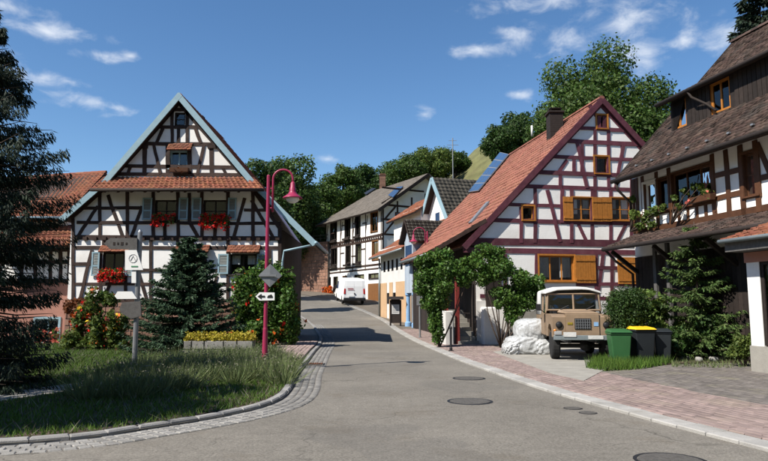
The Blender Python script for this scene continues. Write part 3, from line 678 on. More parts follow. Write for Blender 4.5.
cp = [(c.x, c.y) for c in CONC]
drv_pts = [p for p in drv_pts if not in_poly(np.array([p[0]]), np.array([p[1]]), cp)[0]]
lay('paving_brick', drv, drv_pts, (PL, PW, 0.05), 'paver_grey', 150, 0.006)
mb = MB(); mb.prism([(c.x, c.y, 0.0) for c in CONC], (0, 0, 0.058)); cs = mb.build('concrete_apron', 'concrete'); tag(cs, kind='structure')
# left pavement by the hedge
mb = MB(); y = 14.8
while y < 26.5:
    y2 = y + 0.9; mb.poly([(x_at(LS, y) - 1.5, y, gz(y) + 0.08), (x_at(LS, y) - 0.17, y, gz(y) + 0.08), (x_at(LS, y2) - 0.17, y2, gz(y2) + 0.08), (x_at(LS, y2) - 1.5, y2, gz(y2) + 0.08)]); y = y2
pavl = mb.build('pavement_left', 'paver_bed'); tag(pavl, kind='structure'); pl_ = []
for r in range(10):
    for q, t in walk(LS, PL + 0.012):
        if 14.8 < q.y < 26.5: s = 0.12 * (r % 2); pl_.append((q.x - 0.25 - 0.135 * r, q.y + s, gz(q.y) + 0.108, math.atan2(t.y, t.x)))
lay('paving_brick', pavl, pl_, (PL, PW, 0.05), 'paver_pink', 120, 0.006)
# left green island
isl = [(p.x - 0.16 if p.y > 9 else p.x, p.y + (0.17 if p.x < -2.2 else 0.03)) for p in LS if p.y < 14.9 and p.x > -29.5]
isl = isl + [(x_at(LS, 15) - 1.5, 15.2), (x_at(LS, 20) - 1.5, 20), (x_at(LS, 25.5) - 1.5, 25.9), (-29, 25.9)]
mb = MB(); tri = tessellate_polygon([[V(a, b, 0) for a, b in isl]])
for t in tri: mb.poly([(isl[i][0], isl[i][1], 0.060) for i in t])
lawn = mb.build('lawn', 'soil'); tag(lawn, kind='structure')
PATH = [on_z(px, py, 0.1).xy for px, py in ((-60, 408), (85, 387), (82, 381), (-60, 399))]
mb = MB(); mb.prism([(p.x, p.y, 0.04) for p in PATH], (0, 0, 0.035)); tag(mb.build('garden_path', 'concrete'), kind='structure')

# ------------------------------------------------------------------ shared house bits
def rect(P, x0, y0, x1, y1, off=0.0):
    a = P.uz(x0, y1, off); b = P.uz(x1, y0, off); return (a[0], a[1], b[0], b[1])
def flower_box(P, u0, u1, z, off, label, seed, petals='petal_red', n=60, fall=0.28, rise=0.25, leaf='leaf_vine', size=0.075, group=None):
    c = P.p((u0 + u1) / 2, z, off); root = thing('flower_box', label, 'flower box', tuple(c), group); mb = MB()
    mb.hexa([P.p(u0, z, off - 0.08), P.p(u1, z, off - 0.08), P.p(u1, z, off + 0.08), P.p(u0, z, off + 0.08), P.p(u0 - .02, z + 0.17, off - 0.1), P.p(u1 + .02, z + 0.17, off - 0.1), P.p(u1 + .02, z + 0.17, off + 0.1), P.p(u0 - .02, z + 0.17, off + 0.1)])
    mb.build('box', 'wood_brown', root); rs = np.random.RandomState(seed)
    def cloud(k, zlo, zhi):
        uu = rs.uniform(u0 - 0.05, u1 + 0.05, k); zz = rs.uniform(zlo, zhi, k); oo = off + rs.uniform(-0.1, 0.2, k)
        return np.array([tuple(P.p(a, b, c_)) for a, b, c_ in zip(uu, zz, oo)])
    v, f = leaf_quads(rs, cloud(n * 4, z - fall * 0.5, z + 0.17 + rise), size * 1.2); np_obj('foliage', v, f, leaf, root)
    p = np.repeat(cloud(n, z - fall, z + 0.17 + rise), 6, 0) + rs.normal(size=(n * 6, 3)) * size * 0.45
    v, f = leaf_quads(rs, p + np.array(P.N) * 0.05, size, aspect=0.9); np_obj('blossom', v, f, petals, root, kind='stuff'); return root
def awning(P, x0, y0, x1, y1, parent, proj=0.32, m='tile_red', seed=3):
    """little tiled hood above a window"""
    a, b = P.uz(x0, y1, proj), P.uz(x1, y1, proj); c, d = P.uz(x1, y0), P.uz(x0, y0)
    q = (P.p(a[0], a[1], proj), P.p(b[0], b[1], proj), P.p(b[0], c[1], 0.02), P.p(a[0], c[1], 0.02))
    h = slab(q, 0.05, 'roof_wood', parent, 'window_hood'); tile_mesh([q], 0.17, 0.15, 'flat', h, m, seed=seed); return h
def chimney(c, w, d, h, parent, m='sandstone', name='chimney'):
    mb = MB(); c = Vector(c); n = int(h / 0.09); R = random.Random(3)
    for k in range(n):
        e = 0.006 * (k % 2) + R.uniform(0, 0.004); mb.box(c + V(0, 0, (k + 0.5) * h / n), (w - e, d - e, h / n - 0.004))
    mb.box(c + V(0, 0, h + 0.04), (w + 0.12, d + 0.12, 0.08)); mb.box(c + V(0, 0, h + 0.22), (w * 0.9, d * 0.9, 0.03))
    for sx in (-1, 1):
        for sy in (-1, 1): mb.box(c + V(sx * w * 0.36, sy * d * 0.36, h + 0.14), (0.05, 0.05, 0.14))
    return mb.build(name, m, parent)
def brick_courses(P, u0, u1, z0, z1, bw, bh, parent, m, holes=(), name='stone_block', seed=1, limit=300, off=0.0, poly=None):
    """separate stones on a facade plane with recessed joints"""
    R = random.Random(seed); n = 0; z = z0; row = 0
    while z < z1 - 0.03:
        h = min(bh * R.uniform(0.8, 1.2), z1 - z); u = u0 - bw * R.uniform(0, 0.9)
        while u < u1:
            w = bw * R.uniform(0.65, 1.35); a, b = max(u, u0), min(u + w, u1); u += w
            if b - a < 0.06: continue
            if any(a < q[2] and b > q[0] and z < q[3] and z + h > q[1] for q in holes): continue
            if n >= limit: return
            mb = MB(); g = 0.012; f = off + R.uniform(0.018, 0.045); j = lambda: R.uniform(-0.008, 0.008)
            mb.hexa([P.p(a + g, z + g, off - 0.05), P.p(b - g, z + g, off - 0.05), P.p(b - g - 0.01 + j(), z + g + 0.01 + j(), f), P.p(a + g + 0.01 + j(), z + g + 0.01 + j(), f),
                     P.p(a + g, z + h - g, off - 0.05), P.p(b - g, z + h - g, off - 0.05), P.p(b - g - 0.01 + j(), z + h - g - 0.01 + j(), f), P.p(a + g + 0.01 + j(), z + h - g - 0.01 + j(), f)])
            mb.build(name, m, parent); n += 1
        z += h

# ================================================================== LEFT HOUSE
PL_ = Plane((0, 26), 0)
LH = thing('timber_framed_house', 'dark timbered white house with steep front gable and red geraniums, left of the street', 'house', tuple(PL_.p(-8.3, 0)), 'half-timbered houses along the street')
L_ap = PL_.uz(179, 101); lz = PL_.uz
holes = [rect(PL_, 174.5, 112.5, 185.5, 125.5), rect(PL_, 169.5, 150.5, 188, 168.5), rect(PL_, 154.5, 200, 177, 222), rect(PL_, 203, 200, 227, 222), rect(PL_, 102, 252, 124.5, 277), rect(PL_, 180, 254, 204, 274), rect(PL_, 229.5, 254, 256.5, 274.5)]
outer = [lz(72, 346), lz(281, 346), lz(281, 229), lz(252, 187), lz(179, 102), lz(106, 186), lz(72, 216)]
outer[0] = (outer[0][0], -0.2); outer[1] = (outer[1][0], -0.2); outer[1] = (outer[2][0], -0.2); outer[0] = (outer[-1][0], -0.2)
LW = wall_with_holes(PL_, outer, holes, 6.5, 'plaster', LH)
T = lambda *a, w=0.17: beam_px(PL_, *a, w * 0.86, 'timber_dark', LW)
for b in [(172.5, 109.5, 187, 109.5), (158, 127, 201, 127), (143, 143.7, 215, 144), (119, 166, 236, 167), (112, 174, 247, 175)]: T(*b)
for b in [(172.3, 110, 172.3, 143), (187.3, 110, 187.3, 143), (163, 128, 156.5, 143), (195, 128, 201, 143.5), (154, 145, 160.4, 174), (204, 145, 197.4, 174), (131, 166, 128, 174), (223, 168, 226.5, 175), (178.5, 127, 178.5, 143)]: T(*b, w=0.15)
for b in [(144.7, 144, 144.7, 174), (211.7, 144, 211.7, 175), (168, 144, 168, 174), (189.7, 144, 189.7, 174)]: T(*b, w=0.21)
T(179, 103, 109, 183, w=0.2); T(179, 103, 250, 184, w=0.2)
for x in (144.7, 211.7):
    b_ = beam_px(PL_, x, 144.5, x, 148.5, 0.32, 'timber_dark', LW, name='timber_knee', proud=0.07)
# upper floor
for b in [(72, 208, 144, 208), (77, 222.5, 154, 222.8), (177, 223, 203, 223), (227, 223.3, 281, 223.5), (244, 210, 268, 210)]: T(*b, w=0.15)
for b in [(72, 237.5, 281, 238.5)]: T(*b, w=0.22)
for b in [(72, 247.6, 281, 248.2)]: T(*b, w=0.17)
for b in [(100, 192, 100, 237), (127.4, 192, 127.4, 237), (253, 192, 253, 237), (153.3, 192, 153.3, 237), (178.2, 192, 178.2, 237), (202, 192, 202, 237), (228, 192, 228, 237), (165, 223, 165, 237), (215, 223, 215, 237), (98, 206, 78, 236), (108, 195, 122.6, 237), (142, 206, 131.5, 237), (245, 198, 234, 237), (251.7, 200, 273, 237), (191, 224, 198, 237), (279.5, 228, 279.5, 301), (73.3, 216, 73.3, 301), (189.5, 193, 189.5, 223)]: T(*b, w=0.16)
T(72, 218, 106, 187, w=0.18); T(252, 188, 281, 230, w=0.18)
# ground floor
for b in [(72, 264, 101, 264), (125, 270, 180, 270.5), (204, 270.5, 229, 270.5), (257, 272, 281, 272), (72, 284, 281, 284.5)]: T(*b, w=0.14)
T(72, 301, 281, 301.5, w=0.22)
for b in [(100.5, 249, 100.5, 301), (126, 249, 126, 301), (151, 240, 151, 301), (178.5, 249, 178.5, 301), (205.5, 249, 205.5, 301), (228, 249, 228, 301), (258, 249, 258, 301), (270, 249, 270, 301), (92, 250, 80, 300), (112, 278, 104, 300), (133, 252, 147, 300), (217, 276, 210, 300), (236, 278, 243, 300), (129, 239, 129, 248), (178, 239, 178, 248), (228, 239, 228, 248), (254, 239, 254, 248), (104, 239, 104, 248)]: T(*b, w=0.15)
for k in range(22):
    x = 76 + k * 9.6; c_ = PL_.uz(x, 242.8); mb = MB(); mb.box(PL_.p(c_[0], c_[1] + 0.17, 0.03), (0.16, 0.14, 0.14)); mb.build('joist_end', 'timber_dark', LW)
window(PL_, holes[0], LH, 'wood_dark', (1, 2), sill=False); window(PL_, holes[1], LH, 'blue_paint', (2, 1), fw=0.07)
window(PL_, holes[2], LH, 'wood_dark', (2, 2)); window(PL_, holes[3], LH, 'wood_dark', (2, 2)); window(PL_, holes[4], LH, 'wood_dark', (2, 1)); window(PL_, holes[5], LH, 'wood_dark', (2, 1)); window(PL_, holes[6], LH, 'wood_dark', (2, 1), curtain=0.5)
for x0, x1 in ((142.5, 153), (178.8, 188.8), (192, 202), (228, 237)): shutter(PL_, rect(PL_, x0, 198, x1, 220), LH, 'blue_paint', 'slat', fill='shutter_grey')
for x0, x1, y0, y1 in ((91.6, 100.7, 252, 276), (125.5, 134, 252, 276), (218, 229, 254, 274), (257, 267, 254, 274), (171, 180, 254, 274)): shutter(PL_, rect(PL_, x0, y0, x1, y1), LH, 'blue_paint', 'slat', fill='shutter_grey')
awning(PL_, 166.4, 143.6, 190.7, 149.5, LH, 0.3); awning(PL_, 98, 245.5, 128, 251.5, LH, 0.3, seed=4); awning(PL_, 174, 245, 208, 252, LH, 0.35, seed=5); awning(PL_, 226, 245, 259, 252.5, LH, 0.35, seed=6)
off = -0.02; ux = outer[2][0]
while off > -6.4:  # dark planks stand in for the shade on this side wall
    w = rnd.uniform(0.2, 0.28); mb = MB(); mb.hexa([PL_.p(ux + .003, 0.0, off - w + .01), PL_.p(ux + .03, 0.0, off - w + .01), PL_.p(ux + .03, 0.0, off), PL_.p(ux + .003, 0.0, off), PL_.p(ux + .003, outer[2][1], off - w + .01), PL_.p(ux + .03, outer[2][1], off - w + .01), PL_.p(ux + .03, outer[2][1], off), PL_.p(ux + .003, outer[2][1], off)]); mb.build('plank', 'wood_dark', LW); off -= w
# plinth of sandstone
u0, u1 = outer[0][0] - 0.02, outer[1][0] + 0.02; zt = PL_.uz(180, 302.5)[1]; mb = MB(); mb.hexa([PL_.p(u0, -0.2, 0.0), PL_.p(u1, -0.2, 0.0), PL_.p(u1, -0.2, 0.06), PL_.p(u0, -0.2, 0.06), PL_.p(u0, zt, 0.0), PL_.p(u1, zt, 0.0), PL_.p(u1, zt, 0.06), PL_.p(u0, zt, 0.06)]); pln = mb.build('plinth', 'mortar', LH)
brick_courses(PL_, u0, u1, 0.05, zt, 0.42, 0.24, pln, 'sandstone', off=0.06, limit=150)
# roof
ov = 0.35; A_ = PL_.uz(179, 95, ov); Rk = PL_.uz(253, 182, ov); Re = PL_.uz(315, 243, ov); Lk = PL_.uz(105, 181, ov); Le = PL_.uz(61, 219, ov)
PP_ = lambda q, off: PL_.p(q[0], q[1], off)
LR = None
for (a, b), (u_) in zip(((Rk, A_), (Re, Rk), (Lk, A_), (Le, Lk)), range(4)):
    bk = -4.6 if u_ == 1 else -6.8
    quad = (PP_(a, ov), PP_(a, bk), PP_(b, bk), PP_(b, ov))
    s_ = slab(quad, 0.09, 'roof_wood', LH); tile_mesh([quad], 0.22, 0.30, 'pan', s_, 'tile_red', seed=20 + u_)
    a3, b3 = PP_(a, ov + 0.02 + .004 * (u_ // 2)) - V(0, 0, 0.05), PP_(b, ov + 0.02 + .004 * (u_ // 2)) - V(0, 0, 0.05); board(a3, b3 + (b3 - a3).normalized() * (0.1 if b is A_ else 0.0), 0.23, 0.05, 'blue_paint', s_, 'verge_board')
ridge_caps(PP_(A_, ov), PP_(A_, -6.8), 0.13, 'tile_red', LH)
pipe([PP_(Re, ov + 0.1) + V(0.05, 0, 0.0), PP_(Re, -4.6) + V(0.05, 0, 0.0)], 0.07, 'blue_paint', LH, 'gutter')
dn = PL_.uz(281.5, 262, 0.12); pipe([PP_(Re, ov - 0.1) + V(0, 0, -.05), PP_(PL_.uz(284, 251, ov - .1), ov - 0.1), PL_.p(dn[0] + .04, dn[1], 0.12), PL_.p(dn[0] + .04, 0.2, 0.12)], 0.045, 'blue_paint', LH, 'downpipe')
chimney(PL_.p(PL_.uz(200.5, 130, -3)[0], PL_.uz(201, 137, -3)[1], -3.0), 0.3, 0.45, 0.75, LH, 'wood_dark')
# skirt roof across the gable
o1 = 0.9; a, b = PL_.uz(91, 188.5, o1), PL_.uz(264, 190, o1); c, d = PL_.uz(254, 178.5, 0.03), PL_.uz(104, 176.5, 0.03); zz = (a[1] + b[1]) / 2; zc = (c[1] + d[1]) / 2
quad = (PL_.p(a[0], zz, o1), PL_.p(b[0], zz, o1), PL_.p(c[0], zc, 0.03), PL_.p(d[0], zc, 0.03))
s_ = slab(quad, 0.10, 'roof_wood', LH, 'skirt_roof'); tile_mesh([quad], 0.20, 0.24, 'pan', s_, 'tile_red', seed=31)
pipe([quad[0] + V(0, -0.05, -0.03), quad[1] + V(0, -0.05, -0.03)], 0.065, 'wood_dark', LH, 'gutter')
for k in range(12):
    u = a[0] + 0.5 + (b[0] - a[0] - 1) * k / 11; board(PL_.p(u, zz - 0.06, o1 - 0.08), PL_.p(u, zc - 0.28, 0.0), 0.12, 0.09, 'timber_dark', s_, 'rafter')
# wing on the left
PWg = Plane((0, 27.4), 0); zw = PWg.uz(50, 222)[1]; xl, xr = PWg.uz(-70, 300)[0], PWg.uz(72, 300)[0]; wh = [rect(PWg, 34.5, 319, 59, 344)]
zsp = PWg.uz(50, 281)[1]
Wg = wall_with_holes(PWg, [(xl, -0.2), (xr, -0.2), (xr, zw), (xl, zw)], wh, 6, 'plaster_pink', LH, 'wing_wall')
mb = MB(); mb.hexa([PWg.p(xl, zsp, 0.0), PWg.p(xr, zsp, 0.0), PWg.p(xr, zsp, 0.03), PWg.p(xl, zsp, 0.03), PWg.p(xl, zw, 0), PWg.p(xr, zw, 0), PWg.p(xr, zw, 0.03), PWg.p(xl, zw, 0.03)]); mb.build('plaster_panel', 'plaster', LH)
for x in (-60, -40, -20, 0, 22, 36, 51, 61, 70): beam_px(PWg, x, 225, x, 281, 0.16, 'timber_dark', Wg, off=0.03)
for y in (250, 262, 281): beam_px(PWg, -70, y, 72, y, 0.17, 'timber_dark', Wg, off=0.03)
window(PWg, wh[0], LH, 'blue_paint', (2, 1), fw=0.07, casing=0.09)
ea, eb = on_y(-70, 217, 26.9), on_y(64, 217, 26.9); rc, rd = on_y(106, 172, 31.5), on_y(-70, 184, 31.5)
quad = (ea, eb, rc, rd); s_ = slab(quad, 0.09, 'roof_wood', LH, 'wing_roof'); tile_mesh([quad], 0.22, 0.30, 'pan', s_, 'tile_red', seed=33)
quad2 = (rd, rc, V(rc.x, 36, rc.z - 2.5), V(rd.x, 36, rd.z - 2.5)); slab(quad2, 0.09, 'tile_red', LH, 'wing_roof')
ridge_caps(rd, rc, 0.12, 'tile_red', LH)
pipe([ea + V(0, -.05, -.04), eb + V(0, -.05, -.04)], 0.06, 'blue_paint', LH, 'gutter')
a, b = PWg.uz(-20, 246, 1.0), PWg.uz(70, 246, 1.0); c = PWg.uz(72, 226, 0.05)
quad = (PWg.p(a[0], a[1], 1.0), PWg.p(b[0], b[1], 1.0), PWg.p(c[0], c[1], 0.05), PWg.p(a[0], c[1], 0.05)); s_ = slab(quad, 0.08, 'roof_wood', LH, 'porch_roof'); tile_mesh([quad], 0.22, 0.26, 'pan', s_, 'tile_red', seed=35)
board(quad[1] + V(.03, 0, 0), quad[2] + V(.03, 0, 0), 0.2, 0.05, 'blue_paint', s_, 'verge_board')
# flower boxes on the left house
def fb(x0, x1, y, label, seed, off=0.18, **k):
    a = PL_.uz(x0, y, off); b = PL_.uz(x1, y, off); flower_box(PL_, a[0], b[0], a[1], off, label, seed, **k)
fb(154, 174, 221, 'red geraniums in the left of two upper window boxes above the blue spruce', 1, n=60, rise=.12, fall=.22)
fb(202, 228, 222, 'largest red geranium box, under the upper right window of the left house', 2, n=120, rise=.14, fall=.3)
fb(100, 123, 277, 'red geranium box under the ground floor window behind the signpost', 3, n=90, rise=.15, fall=.2)
fb(170, 188, 172, 'flower box with withered plants below the gable window', 4, n=2, petals='leaf_russet', leaf='leaf_russet', rise=0.05)
fb(36, 58, 338, 'pink and white geranium box on the low wing window at far left', 5, off=-1.2, petals='petal_pink', n=40)

# ================================================================== MIDDLE HOUSE
PM = Plane(tuple(on_z(480, 345, 0.0).xy), 10)
MH = thing('timber_framed_house', 'maroon timbered house with orange shutters and long red roof carrying solar panels', 'house', tuple(PM.p(4, 0)), 'half-timbered houses along the street')
mz = PM.uz; ovm = 0.14
Ma = PM.uz(602, 98, ovm); Mk = PM.uz(464, 246, ovm); Mr = (2 * Ma[0] - Mk[0], Mk[1])
mh = [rect(PM, 597, 115.5, 606.5, 128), rect(PM, 595, 157, 608, 173), rect(PM, 572.5, 198, 591.5, 220), rect(PM, 611.5, 198.5, 630.5, 220), rect(PM, 522.7, 206.4, 533.5, 219.6), rect(PM, 539.5, 256, 573.5, 281)]
zk = PM.uz(500, 226)[1]
def on_rake(z, side): 
    t = (Ma[1] - 0.16 - z) / (Ma[1] - Mk[1]); return Ma[0] + (-1 if side < 0 else 1) * (Ma[0] - Mk[0]) * t
ul = PM.uz(476, 300)[0]; ur = 2 * Ma[0] - ul
zl = Ma[1] - 0.16 - (Ma[0] - ul) / (Ma[0] - Mk[0]) * (Ma[1] - Mk[1])
outer = [(ul, -0.3), (ur, -0.3), (ur, zl), (Ma[0], Ma[1] - 0.16), (ul, zl)]
MW = wall_with_holes(PM, outer, mh, 11.6, 'plaster', MH)
T = lambda *a, w=0.17, **k: beam_px(PM, *a, w, 'timber_maroon', MW, **k)
def rakex(y, side):   # pixel helper: full-width rails between the rakes at the height of photo row y (read at x=600)
    z = PM.uz(600, y)[1]; return z
def rail(y, w=0.17, xl=None, xr=None):
    z = PM.uz(600, y)[1]; a = on_rake(z, -1) if xl is None else PM.uz(xl, y)[0]; b = on_rake(z, 1) if xr is None else PM.uz(xr, y)[0]; beam(PM, (a, z), (b, z), w, 'timber_maroon', MW)
rail(129, 0.16); rail(142.5, 0.18); rail(158.5, 0.15, xr=595); rail(158.5, 0.15, xl=608); rail(174.5, 0.18); rail(188.5, 0.16); rail(222.8, 0.18); rail(243.5, 0.28); rail(252, 0.2)
z205 = PM.uz(600, 207)[1]; beam(PM, (on_rake(z205, -1), z205), PM.uz(563, 207)[:1] + (z205,), 0.14, 'timber_maroon', MW)
for x, y0, y1 in ((595, 129, 223), (608.5, 129, 189), (582, 142, 174), (560, 174, 189), (521, 207, 243), (535, 188, 243), (562, 189, 223), (571.5, 189, 243), (592.3, 189, 243), (610.7, 189, 243), (631.5, 174, 243), (622, 142, 159), (640, 174, 243), (604, 116, 129), (599, 116, 129), (574, 158, 174), (650, 200, 243), (665, 215, 243)): T(x, y0, x, y1, w=0.15)
for b in [(547, 190, 560, 242), (577, 143, 587, 188), (623.5, 143, 615.5, 188), (578, 224, 587, 242), (626, 224, 617, 242), (567, 160, 557, 174), (632, 160, 640, 174), (590, 105, 596, 116)]: T(*b, w=0.15)
for b in [(603, 254, 597, 300), (596, 254, 596, 300), (576, 284, 640, 284.5), (612, 254, 612, 300), (536.5, 254, 536.5, 300), (505, 254, 505, 300), (480, 296, 660, 300), (596, 268, 617, 268)]: T(*b, w=0.15)
# rakes, along the underside of the roof
beam(PM, (on_rake(zl, -1) + .06, zl), (Ma[0], Ma[1] - 0.24), 0.2, 'timber_maroon', MW); beam(PM, (on_rake(zl, 1) - .06, zl), (Ma[0], Ma[1] - 0.24), 0.2, 'timber_maroon', MW)
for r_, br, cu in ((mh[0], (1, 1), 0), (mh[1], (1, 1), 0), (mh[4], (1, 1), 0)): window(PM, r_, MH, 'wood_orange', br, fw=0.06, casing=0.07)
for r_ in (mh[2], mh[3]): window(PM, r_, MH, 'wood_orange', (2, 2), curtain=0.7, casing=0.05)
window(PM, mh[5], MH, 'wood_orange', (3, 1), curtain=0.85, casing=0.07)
for x0, x1, y0, y1 in ((563, 572, 197, 221), (592.2, 601, 197.5, 221.5), (602, 610.8, 197.5, 221.5), (631, 640, 198, 222), (575.2, 594.5, 255.5, 283), (617.5, 635, 257.5, 284)): shutter(PM, rect(PM, x0, y0, x1, y1), MH, 'wood_orange')
# cellar-height stone base
zb = PM.uz(540, 301)[1]; mb = MB(); mb.hexa([PM.p(ul, -0.3, 0), PM.p(ur, -0.3, 0), PM.p(ur, -0.3, 0.06), PM.p(ul, -0.3, 0.06), PM.p(ul, zb, 0), PM.p(ur, zb, 0), PM.p(ur, zb, 0.06), PM.p(ul, zb, 0.06)]); mb.build('plinth', 'plaster_grey', MH)
# roof
bk = -11.9
def mslab(a, b, m, seed, name='roof', o=ovm, k=bk, lift=0.0, style='rib', tw=0.26, th=0.34):
    quad = [PM.p(a[0], a[1], k), PM.p(a[0], a[1], o), PM.p(b[0], b[1], o), PM.p(b[0], b[1], k)]
    quad = tuple(q + V(0, 0, lift) for q in quad); s_ = slab(quad, 0.1, 'roof_wood', MH, name); tile_mesh([quad], tw, th, style, s_, m, seed=seed); return s_, quad
sL, qL = mslab(Mk, Ma, 'tile_orange', 41); sR, qR = mslab(Mr, Ma, 'tile_orange', 42)
ridge_caps(PM.p(Ma[0], Ma[1] + .02, ovm), PM.p(Ma[0], Ma[1] + .02, bk), 0.13, 'tile_orange', MH)
x1_ = PM.uz(486, 221, ovm); x2_ = PM.uz(428, 254.5, ovm); sE, qE = mslab(x2_, x1_, 'tile_orange', 43, 'porch_roof', k=-5.2, lift=0.10)
for (a, b, o) in ((Mk, Ma, ovm), (Mr, Ma, ovm)): board(PM.p(a[0], a[1] - 0.07, o + 0.02), PM.p(b[0], b[1] - 0.07, o + 0.02), 0.24, 0.05, 'timber_maroon', sL if a is Mk else sR, 'verge_board')
board(PM.p(x2_[0], x2_[1] + 0.03, ovm + 0.025), PM.p(x1_[0], x1_[1] + 0.03, ovm + 0.025), 0.16, 0.05, 'timber_dark', sE, 'verge_board')
pipe([PM.p(x2_[0] - .05, x2_[1], ovm + .1), PM.p(x2_[0] - .05, x2_[1], -5.2)], 0.07, 'zinc', MH, 'gutter')
for k in range(6): board(PM.p(x2_[0] + .1, x2_[1] - 0.02, -0.2 - k * 0.95), PM.p(ul, x2_[1] + (x1_[1] - x2_[1]) * (ul - x2_[0]) / (x1_[0] - x2_[0]) - 0.02, -0.2 - k * 0.95), 0.12, 0.1, 'timber_dark', sE, 'rafter')
def on_roof(quad, px, py, up=0.0):
    A, B, C, D = quad; N = (B - A).cross(D - A).normalized(); N = N if N.z > 0 else -N
    d = ray(px, py); o = V(0, 0, EYE); t = (A + N * up - o).dot(N) / d.dot(N); return o + d * t
def roof_panel(quad, px4, up, th, m, parent, name, fm=None):
    p = [on_roof(quad, x, y, up) for x, y in px4]; A, B, C, D = quad; N = (B - A).cross(D - A).normalized(); N = N if N.z > 0 else -N
    mb = MB(); mb.prism(p, -N * th); o = mb.build(name, m, parent); return o, p, N
sp, pp, Nn = roof_panel(qL, ((468, 192), (478, 190.5), (508.5, 154), (500, 152)), 0.16, 0.05, 'metal_grey', MH, 'solar_array')
for k in range(5):
    for j in range(2):
        t0, t1 = k / 5 + 0.012, (k + 1) / 5 - 0.012; s0, s1 = j / 2 + 0.02, (j + 1) / 2 - 0.02
        f_ = lambda s, t: (pp[0].lerp(pp[1], s)).lerp(pp[3].lerp(pp[2], s), t) + Nn * 0.012
        mb = MB(); mb.prism([f_(s0, t0), f_(s1, t0), f_(s1, t1), f_(s0, t1)], -Nn * 0.03); mb.build('solar_panel', 'solar', sp)
sk, _, _ = roof_panel(qL, ((468, 223), (471, 222), (489, 201), (486, 202)), 0.12, 0.08, 'metal_grey', MH, 'roof_window')
cb = on_roof(qL, 555, 134); chimney(cb - V(0, 0, 0.7), 0.62, 0.72, 1.65, MH, 'wood_dark')
hp = on_roof(qL, 532, 133); pipe([hp - V(0, 0, .2), hp + V(0, 0, .45)], 0.06, 'frame_white', MH, 'vent_pipe')
# porch stair
P0 = PM.p(ul, 0, 0)
mb = MB(); u_s = PM.uz(467, 345)[0]
for k in range(8):
    mb.hexa([PM.p(u_s - 0.42, 0, 0.25 - k * 0.27), PM.p(u_s + 0.42, 0, 0.25 - k * 0.27), PM.p(u_s + 0.42, 0, -2.2), PM.p(u_s - 0.42, 0, -2.2)] and
            [PM.p(u_s - 0.42, 0.172 * k, 0.25 - k * 0.27), PM.p(u_s + 0.42, 0.172 * k, 0.25 - k * 0.27), PM.p(u_s + 0.42, 0.172 * k, -2.4), PM.p(u_s - 0.42, 0.172 * k, -2.4),
             PM.p(u_s - 0.42, 0.172 * (k + 1), 0.25 - k * 0.27), PM.p(u_s + 0.42, 0.172 * (k + 1), 0.25 - k * 0.27), PM.p(u_s + 0.42, 0.172 * (k + 1), -2.4), PM.p(u_s - 0.42, 0.172 * (k + 1), -2.4)])
mb.build('stair', 'concrete', MH)
def mblock(xa, xb, za, zb_, oa, ob, m, name, bevel=0.0):
    a, b = PM.uz(xa, 340)[0], PM.uz(xb, 340)[0]; mb = MB(); mb.hexa([PM.p(a, za, oa), PM.p(b, za, oa), PM.p(b, za, ob), PM.p(a, za, ob), PM.p(a, zb_, oa), PM.p(b, zb_, oa), PM.p(b, zb_, ob), PM.p(a, zb_, ob)]); return mb.build(name, m, MH, bevel=bevel)
mblock(480, 504, 0, 1.5, 0.07, 0.45, 'plaster', 'parapet_wall', 0.06); mblock(443, 452, 0, 1.35, -0.6, 0.3, 'plaster_grey', 'parapet_wall', 0.05)
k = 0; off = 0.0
while off > -11.4:      # shade under the porch roof, put onto the side wall as dark boards
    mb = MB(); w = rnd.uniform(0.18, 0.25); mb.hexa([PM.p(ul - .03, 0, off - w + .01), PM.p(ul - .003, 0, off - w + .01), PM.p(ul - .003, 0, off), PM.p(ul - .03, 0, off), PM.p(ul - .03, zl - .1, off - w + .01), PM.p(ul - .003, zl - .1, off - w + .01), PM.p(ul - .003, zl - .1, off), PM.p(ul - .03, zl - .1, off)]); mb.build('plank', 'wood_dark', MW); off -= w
mblock(486, 502, 1.5, 3.0, 0.03, 0.07, 'wood_dark', 'cellar_door')
mblock(455, 458.5, 0, 3.3, 0.05, 0.2, 'timber_red', 'post'); mblock(446, 449, 1.36, 3.2, -0.2, -0.05, 'timber_red', 'post'); mblock(506, 540, 0, 1.35, 0.2, 0.5, 'concrete', 'garden_wall')

# ================================================================== RIGHT HOUSE
PR = Plane(tuple(on_y(635, 250, 22.5).xy), -77.5)
RH = thing('timber_framed_house', 'old house with mossy brown tile roof, long dormer and overhanging skirt roof, at right edge', 'house', tuple(PR.p(3, 0)), 'half-timbered houses along the street')
eo = 0.75; e0 = PR.uz(615, 181, eo); e1 = PR.uz(768, 129, eo); ze = e0[1]; uv_ = e0[0]; UE = 13.5
def at_u(px, py, u):   # ray meets the vertical cross plane at u
    d = ray(px, py); o = PR.p(u, 0); t = (o.dot(PR.U)) / V(d.x, 1, 0).dot(PR.U); q = V(d.x * t, t, EYE + d.z * t); return ((q - PR.O).dot(PR.N), q.z)
ro, rz_ = at_u(734, 42, uv_)
pitch = (rz_ - ze) / (eo - ro)
print('RIGHT eave z', ze, e1[1], 'u', uv_, e1[0], 'ridge off', ro, 'z', rz_, 'pitch', math.degrees(math.atan(pitch)))
po = 1.2; p0 = PR.uz(604, 245.5, po); p1 = PR.uz(723, 233, po); pw = PR.uz(700, 223, 0.02); zp = (p0[1] + p1[1]) / 2; zpw = pw[1]
print('pent', p0, p1, 'wall', pw)
rh = [rect(PR, 645, 181, 655.5, 208), rect(PR, 658.5, 178, 668.5, 205.5), rect(PR, 673, 168, 713, 200), rect(PR, 744.5, 152, 757, 189)]
